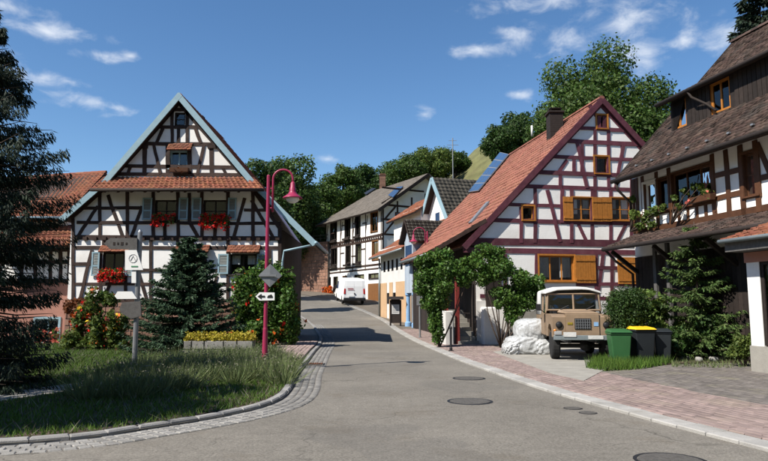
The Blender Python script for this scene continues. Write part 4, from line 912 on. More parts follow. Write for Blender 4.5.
rh[0] = (rh[0][0], zpw + 0.62, rh[0][2], ze - 0.2); rh[1] = (rh[1][0], zpw + 0.62, rh[1][2], ze - 0.2); rh[2] = (rh[2][0], zpw + 0.62, rh[2][2], ze - 0.15); rh[3] = (rh[3][0], zpw + 0.5, rh[3][2], ze - 0.2)
RW = wall_with_holes(PR, [(0, zp - 0.3), (UE, zp - 0.3), (UE, ze + 0.3), (0, ze + 0.3)], rh, 7.5, 'plaster', RH)
gw = MB(); gw.hexa([PR.p(0.02, -0.2, -7.5), PR.p(UE, -0.2, -7.5), PR.p(UE, -0.2, 0), PR.p(0.02, -0.2, 0), PR.p(0.02, zp - 0.31, -7.5), PR.p(UE, zp - 0.31, -7.5), PR.p(UE, zp - 0.31, 0), PR.p(0.02, zp - 0.31, 0)]); GW = gw.build('ground_floor_wall', 'plaster_grey', RH)
k = 0; u = 0.02
while u < 8.5:
    mb = MB(); w = rnd.uniform(0.16, 0.22); mb.hexa([PR.p(u, 0, 0), PR.p(u + w - 0.012, 0, 0), PR.p(u + w - 0.012, 0, 0.03), PR.p(u, 0, 0.03), PR.p(u, zp - 0.32, 0), PR.p(u + w - 0.012, zp - 0.32, 0), PR.p(u + w - 0.012, zp - 0.32, 0.03 + rnd.uniform(0, 0.01)), PR.p(u, zp - 0.32, 0.03 + rnd.uniform(0, 0.01))]); mb.build('plank', 'wood_dark', GW); u += w
for x in (655, 668): 
    b_ = PR.uz(x, 270, 0.3); beam(PR, (b_[0], 0), (b_[0], zp), 0.14, 'wood_grey', RH, name='post', off=0.3)
# gable end (far side) triangle
mb = MB(); tri = [PR.p(0.0, ze + 0.3, 0.0), PR.p(0.0, rz_ - 0.15, ro), PR.p(0.0, ze + 0.3, 2 * ro)]; mb.prism(tri, PR.U * 0.2); mb.build('gable_wall', 'plaster', RH)
T = lambda a, b, w=0.15: beam(PR, a, b, w, 'wood_brown', RW)
z0_, z1_ = zpw + 0.02, ze + 0.1
for x in (637, 643, 657, 670, 714, 728.5, 743, 758.5): u = PR.uz(x, 190)[0]; T((u, z0_), (u, z1_), 0.16)
u0_ = PR.uz(758, 190)[0]
for q in range(8): T((u0_ + 1.0 * (q + 1), z0_), (u0_ + 1.0 * (q + 1), z1_), 0.16)
ua, ub = PR.uz(714, 190)[0], PR.uz(744, 190)[0]; T((ua, z0_ + 0.62), (ub, z0_ + 0.62)); T((ua, z0_ + 1.28), (ub, z0_ + 1.28)); T((u0_, z0_ + 0.9), (UE, z0_ + 0.9)); T((0, z0_ + 0.08), (UE, z0_ + 0.08), 0.18); T((0, z0_ + 0.58), (ua, z0_ + 0.58)); T((u0_ + 0.1, z1_ - .1), (u0_ + 0.45, z0_ + 0.95))
T((0.05, z0_ + .1), (0.05, z1_), 0.2)
for q in range(4): u = PR.uz(678 + 9 * q, 190)[0]; T((u, z0_ + .1), (u, z0_ + 0.56), 0.12)
window(PR, rh[0], RH, 'frame_white', (1, 1), casing=0.08); window(PR, rh[1], RH, 'wood_brown', (1, 1), casing=0.06); window(PR, rh[2], RH, 'wood_brown', (3, 1), casing=0.06, room=1.2); window(PR, rh[3], RH, 'wood_brown', (1, 2), casing=0.08)
# main roof
RE = lambda u, t: PR.p(u, ze + (rz_ - ze) * t, eo + (ro - eo) * t)
qR0 = (RE(uv_, 0), RE(UE, 0), RE(UE, 1), RE(uv_, 1)); sR0 = slab(qR0, 0.12, 'roof_wood', RH)
do = -0.35; d0 = PR.uz(658, 105, do); d1 = PR.uz(768, 51, do); zd = (d0[1] + d1[1]) / 2; ud = d0[0]; print('dormer', d0, d1)
dpitch = math.tan(math.radians(27)); tm = None
# dormer roof plane z = zd + (do-off)*dpitch ; main z = ze+(eo-off)*pitch
offm = (zd + do * dpitch - ze - eo * pitch) / (dpitch - pitch); zm_ = zd + (do - offm) * dpitch; print('dormer meets main at off', offm, 'ridge', ro)
offm = max(offm, ro + 0.25); 
tile_mesh([qR0], 0.17, 0.155, 'flat', sR0, 'tile_old', seed=51, keep=lambda c: True)
qb = (RE(uv_, 1), RE(UE, 1), PR.p(UE, ze, 2 * ro - eo), PR.p(uv_, ze, 2 * ro - eo)); slab(qb, 0.12, 'tile_old', RH)
ridge_caps(RE(uv_ - .05, 1) + V(0, 0, .03), RE(UE, 1) + V(0, 0, .03), 0.13, 'tile_old', RH, step=0.33)
pipe([PR.p(uv_ - .1, ze - .02, eo + 0.07), PR.p(UE, ze - .02, eo + 0.07)], 0.075, 'wood_dark', RH, 'gutter')
pipe([PR.p(uv_ + .1, ze - .05, eo + .05), PR.p(uv_ + .15, ze - .35, eo), PR.p(0.02, ze - 0.75, 0.1), PR.p(-.02, zpw + .1, 0.1)], 0.045, 'wood_dark', RH, 'downpipe')
board(RE(uv_ - .02, 0) - V(0, 0, .1), RE(uv_ - .02, 1) - V(0, 0, .1), 0.22, 0.04, 'wood_dark', sR0, 'verge_board')
for q in range(16):   # snow guards
    c_ = RE(uv_ + 0.9 + q * 0.85, 0.05); mb = MB(); mb.box(c_ + V(0, 0, .10), (0.09, 0.07, 0.05), (PR.U, PR.N, V(0, 0, 1))); mb.build('snow_guard', 'metal_grey', sR0)
# dormer
dq = (PR.p(ud, zd, do), PR.p(UE, zd, do), PR.p(UE, zm_ if offm > ro + .26 else zd + (do - offm) * dpitch, offm), PR.p(ud, zd + (do - offm) * dpitch, offm))
DS = slab(dq, 0.1, 'roof_wood', RH, 'dormer_roof'); tile_mesh([tuple(q + V(0, 0, 0.02) for q in dq)], 0.17, 0.155, 'flat', DS, 'tile_old', seed=52)
dw = -0.65; zrf = ze + (eo - dw) * pitch; uw = ud + 0.3
PD = PR.shift(dw)
dh = []
for xa, xb in ((671, 686), (712, 731)):
    a, b = PD.uz(xa, 120)[0], PD.uz(xb, 110)[0]; dh.append((a, zrf + 0.06, b, zd - 0.02))
DW = wall_with_holes(PD, [(uw, zrf - 0.3), (UE, zrf - 0.3), (UE, zd + 0.08), (uw, zd + 0.08)], dh, 0.3, 'wood_dark', RH, 'dormer_wall')
for h in dh: window(PD, h, RH, 'wood_orange', (2, 1), fw=0.07, recess=0.06, sill=False)
u = uw + .15
while u < 12:
    if not any(h[0] - 0.16 < u < h[2] + 0.1 for h in dh):
        mb = MB(); mb.hexa([PD.p(u, zrf - 0.1, 0), PD.p(u + 0.15, zrf - 0.1, 0), PD.p(u + 0.15, zrf - 0.1, 0.025), PD.p(u, zrf - 0.1, 0.025), PD.p(u, zd, 0), PD.p(u + 0.15, zd, 0), PD.p(u + 0.15, zd, 0.03), PD.p(u, zd, 0.03)]); mb.build('plank', 'wood_dark', DW)
    u += 0.17
mb = MB(); mb.prism([PD.p(uw, zrf - 0.3, 0), PD.p(uw, zd + 0.06, 0), PR.p(uw, zd + (do - offm) * dpitch, offm)], PR.U * 0.06); mb.build('dormer_cheek', 'wood_dark', RH)
pipe([PR.p(ud - .05, zd - .03, do + 0.06), PR.p(UE, zd - .03, do + 0.06)], 0.065, 'wood_dark', RH, 'gutter')
q0 = PD.uz(697, 92)[0]; pipe([PR.p(q0, zd - .05, do + 0.06), PR.p(q0 + .1, zd - 0.28, do), PR.p(q0 + .5, zd - 0.62, dw + 0.08), PR.p(q0 + .9, zrf + .1, dw + .1)], 0.04, 'wood_dark', RH, 'downpipe')
# skirt roof
qp = (PR.p(p0[0], zp, po), PR.p(UE, zp, po), PR.p(UE, zpw, 0.03), PR.p(p0[0] + .2, zpw, 0.03)); sP = slab(qp, 0.12, 'roof_wood', RH, 'skirt_roof'); tile_mesh([qp], 0.17, 0.15, 'flat', sP, 'tile_old', seed=53)
pipe([PR.p(p0[0], zp - .06, po + .05), PR.p(UE, zp - .06, po + .05)], 0.07, 'wood_dark', RH, 'gutter')
pipe([PR.p(p0[0] + .1, zp - .1, po), PR.p(p0[0] + .3, zp - .45, po - .2), PR.p(0.1, zp - 0.9, 0.2), PR.p(0.1, 0.1, 0.15)], 0.045, 'wood_dark', RH, 'downpipe')
for q in range(5): board(PR.p(0.15 + q * 2.3, zp - 0.85, 0.02), PR.p(0.15 + q * 2.3, zp - 0.14, po - .2), 0.12, 0.11, 'wood_dark', RH, 'brace')
# annex at the right edge
PX = Plane(tuple(on_z(752, 363, 0.24).xy), -77.5)
AX = thing('porch_annex', 'low glazed annex with white corner post and tiled roof at far right edge', 'annex', tuple(PX.p(0, 0)))
zx1 = PX.uz(757, 262)[1]; zx0 = PX.uz(757, 346)[1]; bp = PX.uz(762, 300)[0]
mb = MB(); mb.hexa([PX.p(0, 0, -2.2), PX.p(4, 0, -2.2), PX.p(4, 0, 0.03), PX.p(0, 0, 0.03), PX.p(0, zx0, -2.2), PX.p(4, zx0, -2.2), PX.p(4, zx0, 0.03), PX.p(0, zx0, 0.03)]); mb.build('base_wall', 'concrete', AX)
mb = MB(); mb.hexa([PX.p(0.02, zx0, -.18), PX.p(bp - 0.02, zx0, -.18), PX.p(bp - 0.02, zx0, 0), PX.p(0.02, zx0, 0), PX.p(0.02, zx1, -.18), PX.p(bp - 0.02, zx1, -.18), PX.p(bp - 0.02, zx1, 0), PX.p(0.02, zx1, 0)]); mb.build('corner_post', 'frame_white', AX)
w_ = window(PX, (bp, zx0 + 0.02, bp + 1.6, zx1), AX, 'wood_dark', (1, 1), fw=0.07, recess=0.05, room=1.6, curtain=0.8, sill=False)
mb = MB(); mb.box(PX.p(bp + 2.0, (zx0 + zx1) / 2 + .01, -0.1), (0.78, 0.16, zx1 - zx0), (PX.U, PX.N, V(0, 0, 1))); mb.build('corner_post', 'frame_white', AX)
mb = MB(); mb.hexa([PX.p(-.02, zx1, -2.2), PX.p(4, zx1, -2.2), PX.p(4, zx1, 0.02), PX.p(-.02, zx1, 0.02), PX.p(-.02, zx1 + .24, -2.2), PX.p(4, zx1 + .24, -2.2), PX.p(4, zx1 + .24, 0.02), PX.p(-.02, zx1 + .24, 0.02)]); mb.build('lintel', 'plaster_pink', AX)
zf = zx1 + 0.25; f0 = PX.uz(725, 250, 0.5)[0]
mb = MB(); mb.hexa([PX.p(f0, zf, -2.2), PX.p(4, zf, -2.2), PX.p(4, zf, 0.5), PX.p(f0, zf, 0.5), PX.p(f0, zf + .26, -2.2), PX.p(4, zf + .26, -2.2), PX.p(4, zf + .26, 0.5), PX.p(f0, zf + .26, 0.5)]); mb.build('fascia', 'wood_grey', AX)
qx = (PX.p(f0 - .05, zf + .29, 0.58), PX.p(4, zf + .29, 0.58), PX.p(4, zf + 1.15, -1.8), PX.p(f0 + .5, zf + 1.15, -1.8)); s_ = slab(qx, 0.06, 'roof_wood', AX, 'roof'); tile_mesh([qx], 0.2, 0.2, 'flat', s_, 'tile_red', seed=55)
pipe([PX.p(f0 - .05, zf + .25, .62), PX.p(4, zf + .25, .62)], 0.05, 'zinc', AX, 'gutter')

# ================================================================== FAR THREE-STOREY HOUSE
PD3 = Plane(tuple(on_y(382, 300, 60).xy), -60.6); FL = -PD3.uz(325, 300)[0]; gb = gz(60) - 0.6
FH = thing('timber_framed_house', 'tall three-storey white half-timbered house behind the parked white van', 'house', tuple(PD3.p(-FL / 2, gz(62))), 'half-timbered houses along the street')
ezD = PD3.uz(382, 205)[1]; Wd = 9.5
def du(px): return PD3.uz(px, 260)[0]
def dz(y): return PD3.uz(382, y)[1]
wins = [(330.5, 336.5, 'u'), (345, 350, 'u'), (355.5, 360, 'u'), (371, 377.5, 'u')]
fh = []
zu0, zu1 = dz(230) , dz(210); zm0, zm1 = dz(259), dz(240)
for a, b, _ in wins: fh.append((du(a), zu0, du(b), zu1))
for a, b in ((331, 337), (346, 350.5), (356, 361), (372.5, 378)): fh.append((du(a), zm0, du(b), zm1))
for a, b in ((327.5, 331), (334, 338), (343, 347)): fh.append((du(a), dz(289), du(b), dz(273)))
for a, b in ((355, 364), (369, 379)): fh.append((du(a), dz(278), du(b), dz(273)))
fh.append((du(368.5), gz(60) - .1, du(379), dz(283)))
FW = wall_with_holes(PD3, [(-FL, gb), (0, gb), (0, ezD), (-FL, ezD)], fh[:-1], Wd, 'plaster', FH)
for i, h in enumerate(fh[:-1]): window(PD3, h, FH, 'wood_mid' if i in (3, 7, 10) else 'wood_dark', (2, 1), fw=0.08, casing=0.1 if i < 8 else 0.05)
T = lambda a, b, w=0.17: beam(PD3, a, b, w, 'timber_dark', FW)
for y, w in ((234.5, 0.22), (238.5, 0.2), (264, 0.2), (268, 0.15), (207.5, 0.2)): T((-FL, dz(y)), (0, dz(y)), w)
for k in range(30): 
    mb = MB(); c_ = PD3.p(-FL + (k + .5) * FL / 30, dz(236.5), 0.03); mb.box(c_, (0.14, 0.16, 0.2), (PD3.U, PD3.N, V(0, 0, 1))); mb.build('joist_end', 'timber_dark', FW)
for x in (325.8, 340.5, 352.8, 365.5, 381.3): T((du(x), dz(269)), (du(x), ezD), 0.16)
for x in (325.8, 340.5, 352.8, 365.5): T((du(x), dz(232)), (du(x + 2), dz(212)), 0.1)
for x, y0, y1 in ((330, 222, 222), (341, 216, 216), (352, 217, 217), (362, 219, 219), (340, 247, 247), (351, 252, 252), (361, 246, 246)): T((du(x + .5), dz(y0)), (du(x + 4.2), dz(y1)), 0.12)
for i in (0, 1, 2, 4, 5, 6):
    h = fh[i]; mb = MB(); mb.box(PD3.p((h[0] + h[2]) / 2, h[1] - 0.22, 0.2), (h[2] - h[0] + .3, 0.25, 0.2), (PD3.U, PD3.N, V(0, 0, 1))); mb.build('window_box', 'wood_dark', FH)
mb = MB(); h = fh[-1]; n = 6
for q in range(n): mb.box(PD3.p(h[0] + (q + .5) * (h[2] - h[0]) / n, (h[1] + h[3]) / 2, 0.04), ((h[2] - h[0]) / n - .015, 0.06, h[3] - h[1]), (PD3.U, PD3.N, V(0, 0, 1)))
mb.build('garage_door', 'wood_mid', FH)
flower_box(PD3, du(327), du(334.5), dz(291), 0.3, 'long orange flower box on the far three-storey house by the stone wall', 9, petals='petal_orange', n=70, size=0.2, rise=0.5, fall=0.5)
# its gable end, facing down the street
PG = Plane(tuple(PD3.O.xy), -60.6 + 90); rzD = PG.uz(428, 174.5, 0.5)
apx = (Wd / 2, ezD + (rzD[1] - ezD) if rzD[1] > ezD + 2 else ezD + 3.4)
mb = MB(); mb.prism([PG.p(0.02, ezD, 0.003), PG.p(Wd, ezD, 0.003), PG.p(Wd / 2, apx[1] - .15, 0.003)], PG.N * -(FL - 4.2)); mb.build('gable_wall', 'plaster', FH)
TG = lambda a, b, w=0.18: beam(PG, a, b, w, 'timber_dark', FW)
for z in (dz(234), dz(219), ezD + .05, ezD + 1.7): TG((0, z), (Wd, z) if z < ezD + 1 else (Wd / 2, z))
TG((0, ezD + .1), (Wd / 2, apx[1] - .2), 0.25)
for k in range(6): TG((k * 1.6 + .1, dz(266)), (k * 1.6 + .1, ezD + k * .5))
TG((0.3, dz(219)), (1.5, ezD)); TG((0.2, dz(234)), (1.4, dz(219)))
gwn = (PG.uz(395, 220)[0], dz(226), PG.uz(402, 220)[0], dz(211)); 
mb = MB(); mb.box(PG.p((gwn[0] + gwn[2]) / 2, (gwn[1] + gwn[3]) / 2, 0.02), (gwn[2] - gwn[0], .08, gwn[3] - gwn[1]), (PG.U, PG.N, V(0, 0, 1))); wf = mb.build('window', 'wood_brown', FH)
mb = MB(); mb.poly([PG.p(gwn[0] + .1, gwn[1] + .1, .07), PG.p(gwn[2] - .1, gwn[1] + .1, .07), PG.p(gwn[2] - .1, gwn[3] - .1, .07), PG.p(gwn[0] + .1, gwn[3] - .1, .07)]); mb.build('pane', 'solar', wf)
go = 0.9; eo3 = 0.9; pt3 = (apx[1] - ezD) / (Wd / 2)
def FR(u, w): return PD3.p(u, apx[1] - abs(w + Wd / 2) * pt3 + 0.05, w)   # w is offset, 0 = facade, -Wd/2 = ridge
q3 = (FR(-FL - .9, eo3), FR(go, eo3), FR(go, -Wd / 2), FR(-FL + 3.2, -Wd / 2)); s3 = slab(q3, 0.15, 'roof_wood', FH); tile_mesh([q3], 0.3, 0.36, 'rib', s3, 'tile_greybrown', seed=61)
q4 = (FR(-FL - .9, -Wd - eo3), FR(go, -Wd - eo3), FR(go, -Wd / 2), FR(-FL + 3.2, -Wd / 2)); slab(q4, 0.15, 'tile_greybrown', FH)
slab((FR(-FL - .9, -Wd - eo3), FR(-FL - .9, eo3), FR(-FL + 3.2, -Wd / 2), FR(-FL + 3.2, -Wd / 2) + V(0.01, 0, 0)), 0.1, 'tile_greybrown', FH, 'hip_roof')
board(FR(go + .03, eo3) - V(0, 0, .12), FR(go + .03, -Wd / 2) - V(0, 0, .12), 0.3, 0.06, 'wood_dark', s3, 'verge_board')
roof_panel(q3, ((388, 195), (393, 197), (403, 186), (397, 187)), 0.2, 0.08, 'solar', FH, 'solar_panel'); roof_panel(q3, ((364, 193), (366, 194.5), (376, 188), (372, 188)), 0.2, 0.1, 'metal_dark', FH, 'roof_window')
chimney(on_roof(q3, 382.5, 184.5) - V(0, 0, 1.0), 0.7, 0.7, 2.0, FH, 'sandstone')

# ================================================================== HOUSE WITH BLUE ORIEL
PB = Plane(tuple(on_y(405, 310, 41.5).xy), -72.5); BL = -PB.uz(380.5, 300)[0]
BH = thing('house', 'low house with sagging red roof, tan lower wall and pale blue oriel on columns', 'house', tuple(PB.p(-BL / 2, gz(45))))
bz = lambda y: PB.uz(405, y)[1]
ezB = bz(248); zt = bz(281); gB = gz(42) - .8
bw = [(PB.uz(x0, 265)[0], bz(269), PB.uz(x1, 265)[0], bz(257)) for x0, x1 in ((383.5, 385.5), (387.5, 389.5), (391.5, 393.5), (396, 398), (400.5, 402.5))] + [(PB.uz(x0, 295)[0], bz(304), PB.uz(x1, 295)[0], bz(292)) for x0, x1 in ((387, 389.5), (393, 396))]
BW = wall_with_holes(PB, [(-BL, gB), (1.2, gB), (1.2, ezB + .3), (-BL, ezB + .3)], bw, 7, 'plaster_grey', BH)
mb = MB(); 
for ua, ub in ((-BL, bw[5][0] - .02), (bw[5][2] + .02, bw[6][0] - .02), (bw[6][2] + .02, 1.2)): mb.hexa([PB.p(ua, gB, 0), PB.p(ub, gB, 0), PB.p(ub, gB, .03), PB.p(ua, gB, .03), PB.p(ua, zt, 0), PB.p(ub, zt, 0), PB.p(ub, zt, .03), PB.p(ua, zt, .03)])
mb.build('lower_wall_face', 'plaster_tan', BH)
for h in bw: window(PB, h, BH, 'wood_dark', (1, 1), fw=0.05, sill=False)
qB = (PB.p(-BL - .6, bz(252.5), 0.7), PB.p(1.4, bz(250), 0.7), PB.p(1.4, bz(250) + 2.1, -2.6), PB.p(-BL - .2, bz(252.5) + 2.1, -2.6)); sB = slab(qB, 0.12, 'roof_wood', BH); tile_mesh([qB], 0.24, 0.3, 'rib', sB, 'tile_red', seed=71)
pipe([qB[0] - V(0, 0, .05), qB[1] - V(0, 0, .05)], 0.07, 'zinc', BH, 'gutter'); pipe([PB.p(-BL + .1, bz(253), .12), PB.p(-BL + .1, gz(46), .12)], 0.06, 'zinc', BH, 'downpipe')
# upper storey set back, with its own red roof
mb = MB(); zr = bz(250) + 1.4; u9 = PB.uz(394, 230, -2)[0]; u8 = PB.uz(421, 220, -2)[0]; mb.hexa([PB.p(u9, zr, -7), PB.p(u8, zr, -7), PB.p(u8, zr, -2), PB.p(u9, zr, -2), PB.p(u9, zr + 1.9, -7), PB.p(u8, zr + 1.9, -7), PB.p(u8, zr + 1.9, -2), PB.p(u9, zr + 1.9, -2)]); mb.build('upper_wall', 'plaster', BH)
qB2 = (PB.p(u9 - .5, zr + 1.5, -1.5), PB.p(u8 + .2, zr + 1.5, -1.5), PB.p(u8 + .2, zr + 3.3, -4.2), PB.p(u9 - .5, zr + 3.3, -4.2)); s_ = slab(qB2, 0.12, 'roof_wood', BH, 'upper_roof'); tile_mesh([qB2], 0.24, 0.3, 'rib', s_, 'tile_red', seed=72)
# oriel
oq = PB.uz(405, 300, 1.0)[0]; ow = 1.45; zo0, zo1 = bz(294), bz(246)
mb = MB(); mb.hexa([PB.p(oq, zo0, -.2), PB.p(oq + ow, zo0, -.2), PB.p(oq + ow, zo0, 1.0), PB.p(oq, zo0, 1.0), PB.p(oq, zo1, -.2), PB.p(oq + ow, zo1, -.2), PB.p(oq + ow, zo1, 1.0), PB.p(oq, zo1, 1.0)]); mb.build('oriel', 'blue_grey', BH)
PO = PB.shift(1.0)
for k in range(3): beam(PO, (oq + .1 + k * (ow - .2) / 2, zo0), (oq + .1 + k * (ow - .2) / 2, zo1), 0.14, 'blue_grey', BH, name='oriel_post')
mb = MB(); mb.prism([PB.p(oq + .15, zo0 + 1.6, 1.01), PB.p(oq + ow - .15, zo0 + 1.6, 1.01), PB.p(oq + ow - .15, zo1 - .3, 1.01), PB.p(oq + .15, zo1 - .3, 1.01)], PB.N * .015); mb.build('pane', 'solar', BH)
ra = PB.p(oq + ow / 2, zo1 + 1.25, 1.3); rb = PB.p(oq + ow / 2, zo1 + 1.25, -2.5)
for sgn in (-1, 1):
    e_a = PB.p(oq + ow / 2 + sgn * (ow / 2 + .3), zo1 - .15, 1.3); e_b = PB.p(oq + ow / 2 + sgn * (ow / 2 + .3), zo1 - .15, -2.5); qo = (e_a, e_b, rb, ra); s_ = slab(qo, 0.08, 'roof_wood', BH, 'oriel_roof'); tile_mesh([qo], 0.25, 0.26, 'rib', s_, 'tile_grey', seed=73)
mb = MB(); mb.prism([PB.p(oq, zo1, 1.0), PB.p(oq + ow, zo1, 1.0), PB.p(oq + ow / 2, zo1 + 1.1, 1.0)], PB.N * -.1); mb.build('oriel_gable', 'blue_grey', BH)
for k in (0.15, ow - 0.15):
    mb = MB(); gg = gz(PB.p(oq + k, 0, .85).y); mb.lathe(PB.p(oq + k, gg, .85), [(0.2, 0), (0.2, .25), (0.13, .3), (0.12, zo0 - gg - .2), (0.18, zo0 - gg - .12), (0.18, zo0 - gg)], 12); mb.build('column', 'blue_column', BH, smooth=False)

# ================================================================== HOUSE WITH DARK TILED GABLE ROOF
PC = Plane(tuple(on_y(438, 300, 43).xy), -72); 
CH = thing('house', 'white gabled house with dark grey tiled roof and pale blue verge, behind the blue oriel', 'house', tuple(PC.p(0, gz(43))))
ca = PC.uz(432.5, 177.5, .4); cl = PC.uz(423.5, 229, .4); cr = (2 * ca[0] - cl[0], cl[1])
hw = 3.3; cl = (ca[0] - hw, ca[1] - 4.1); cr = (ca[0] + hw, ca[1] - 4.1)
mb = MB(); mb.prism([PC.p(cl[0] + .4, gz(43) - .5), PC.p(cr[0] - .4, gz(43) - .5), PC.p(cr[0] - .4, cr[1] + .35), PC.p(ca[0], ca[1] - .15), PC.p(cl[0] + .4, cl[1] + .35)], PC.N * -8); mb.build('wall', 'plaster', CH)
for e, sd in ((cr, 74), (cl, 75)):
    q_ = (PC.p(e[0], e[1], .45), PC.p(e[0], e[1], -8.2), PC.p(ca[0], ca[1], -8.2), PC.p(ca[0], ca[1], .45)); s_ = slab(q_, 0.1, 'roof_wood', CH); tile_mesh([q_], 0.3, 0.34, 'pan', s_, 'tile_grey', seed=sd)
    board(q_[0] + PC.N * .03 - V(0, 0, .1), q_[3] + PC.N * .03 - V(0, 0, .1), 0.36, 0.05, 'blue_paint', s_, 'verge_board')
mb = MB(); mb.box(PC.p(ca[0], ca[1] - 2.9, .02), (0.9, .08, 1.2), (PC.U, PC.N, V(0, 0, 1))); wf = mb.build('window', 'frame_white', CH); mb = MB(); mb.box(PC.p(ca[0], ca[1] - 2.9, .065), (0.7, .02, 1.0), (PC.U, PC.N, V(0, 0, 1))); mb.build('pane', 'solar', wf)

# stone retaining wall at the bend
wa, wb = on_y(290, 300, 74), on_y(327.5, 300, 70); ang = math.degrees(math.atan2(wb.y - wa.y, wb.x - wa.x)); PS = Plane(tuple(wa.xy), ang); Ls = (wb - wa).length
SW = thing('stone_wall', 'tall reddish stone retaining wall at the bend of the road', 'wall', tuple(PS.p(Ls / 2, gz(71) - .3)))
zs0, zs1 = gz(71) - 1.0, on_y(315, 243, 72).z; mb = MB(); mb.hexa([PS.p(-6, zs0, -1.2), PS.p(Ls, zs0, -1.2), PS.p(Ls, zs0, 0), PS.p(-6, zs0, 0), PS.p(-6, zs1, -1.2), PS.p(Ls, zs1, -1.2), PS.p(Ls, zs1, 0), PS.p(-6, zs1, 0)]); wl_ = mb.build('wall', 'mortar', SW)
brick_courses(PS, -1.5, Ls, zs0 + .6, zs1, 0.62, 0.36, wl_, 'sandstone', limit=290, seed=5)
for k in range(9):
    b_ = PS.p(-4 + k * 1.2, zs1 - .1, -0.5); mb = MB(); mb.tube([b_, b_ + V(0, 0, 1.0)], 0.04, 6); mb.build('fence_post', 'wood_grey', SW)
mb = MB(); mb.tube([PS.p(-4, zs1 + .8, -.5), PS.p(Ls, zs1 + .8, -.5)], 0.035, 6); mb.tube([PS.p(-4, zs1 + .45, -.5), PS.p(Ls, zs1 + .45, -.5)], 0.03, 6); mb.build('fence_rail', 'wood_grey', SW)
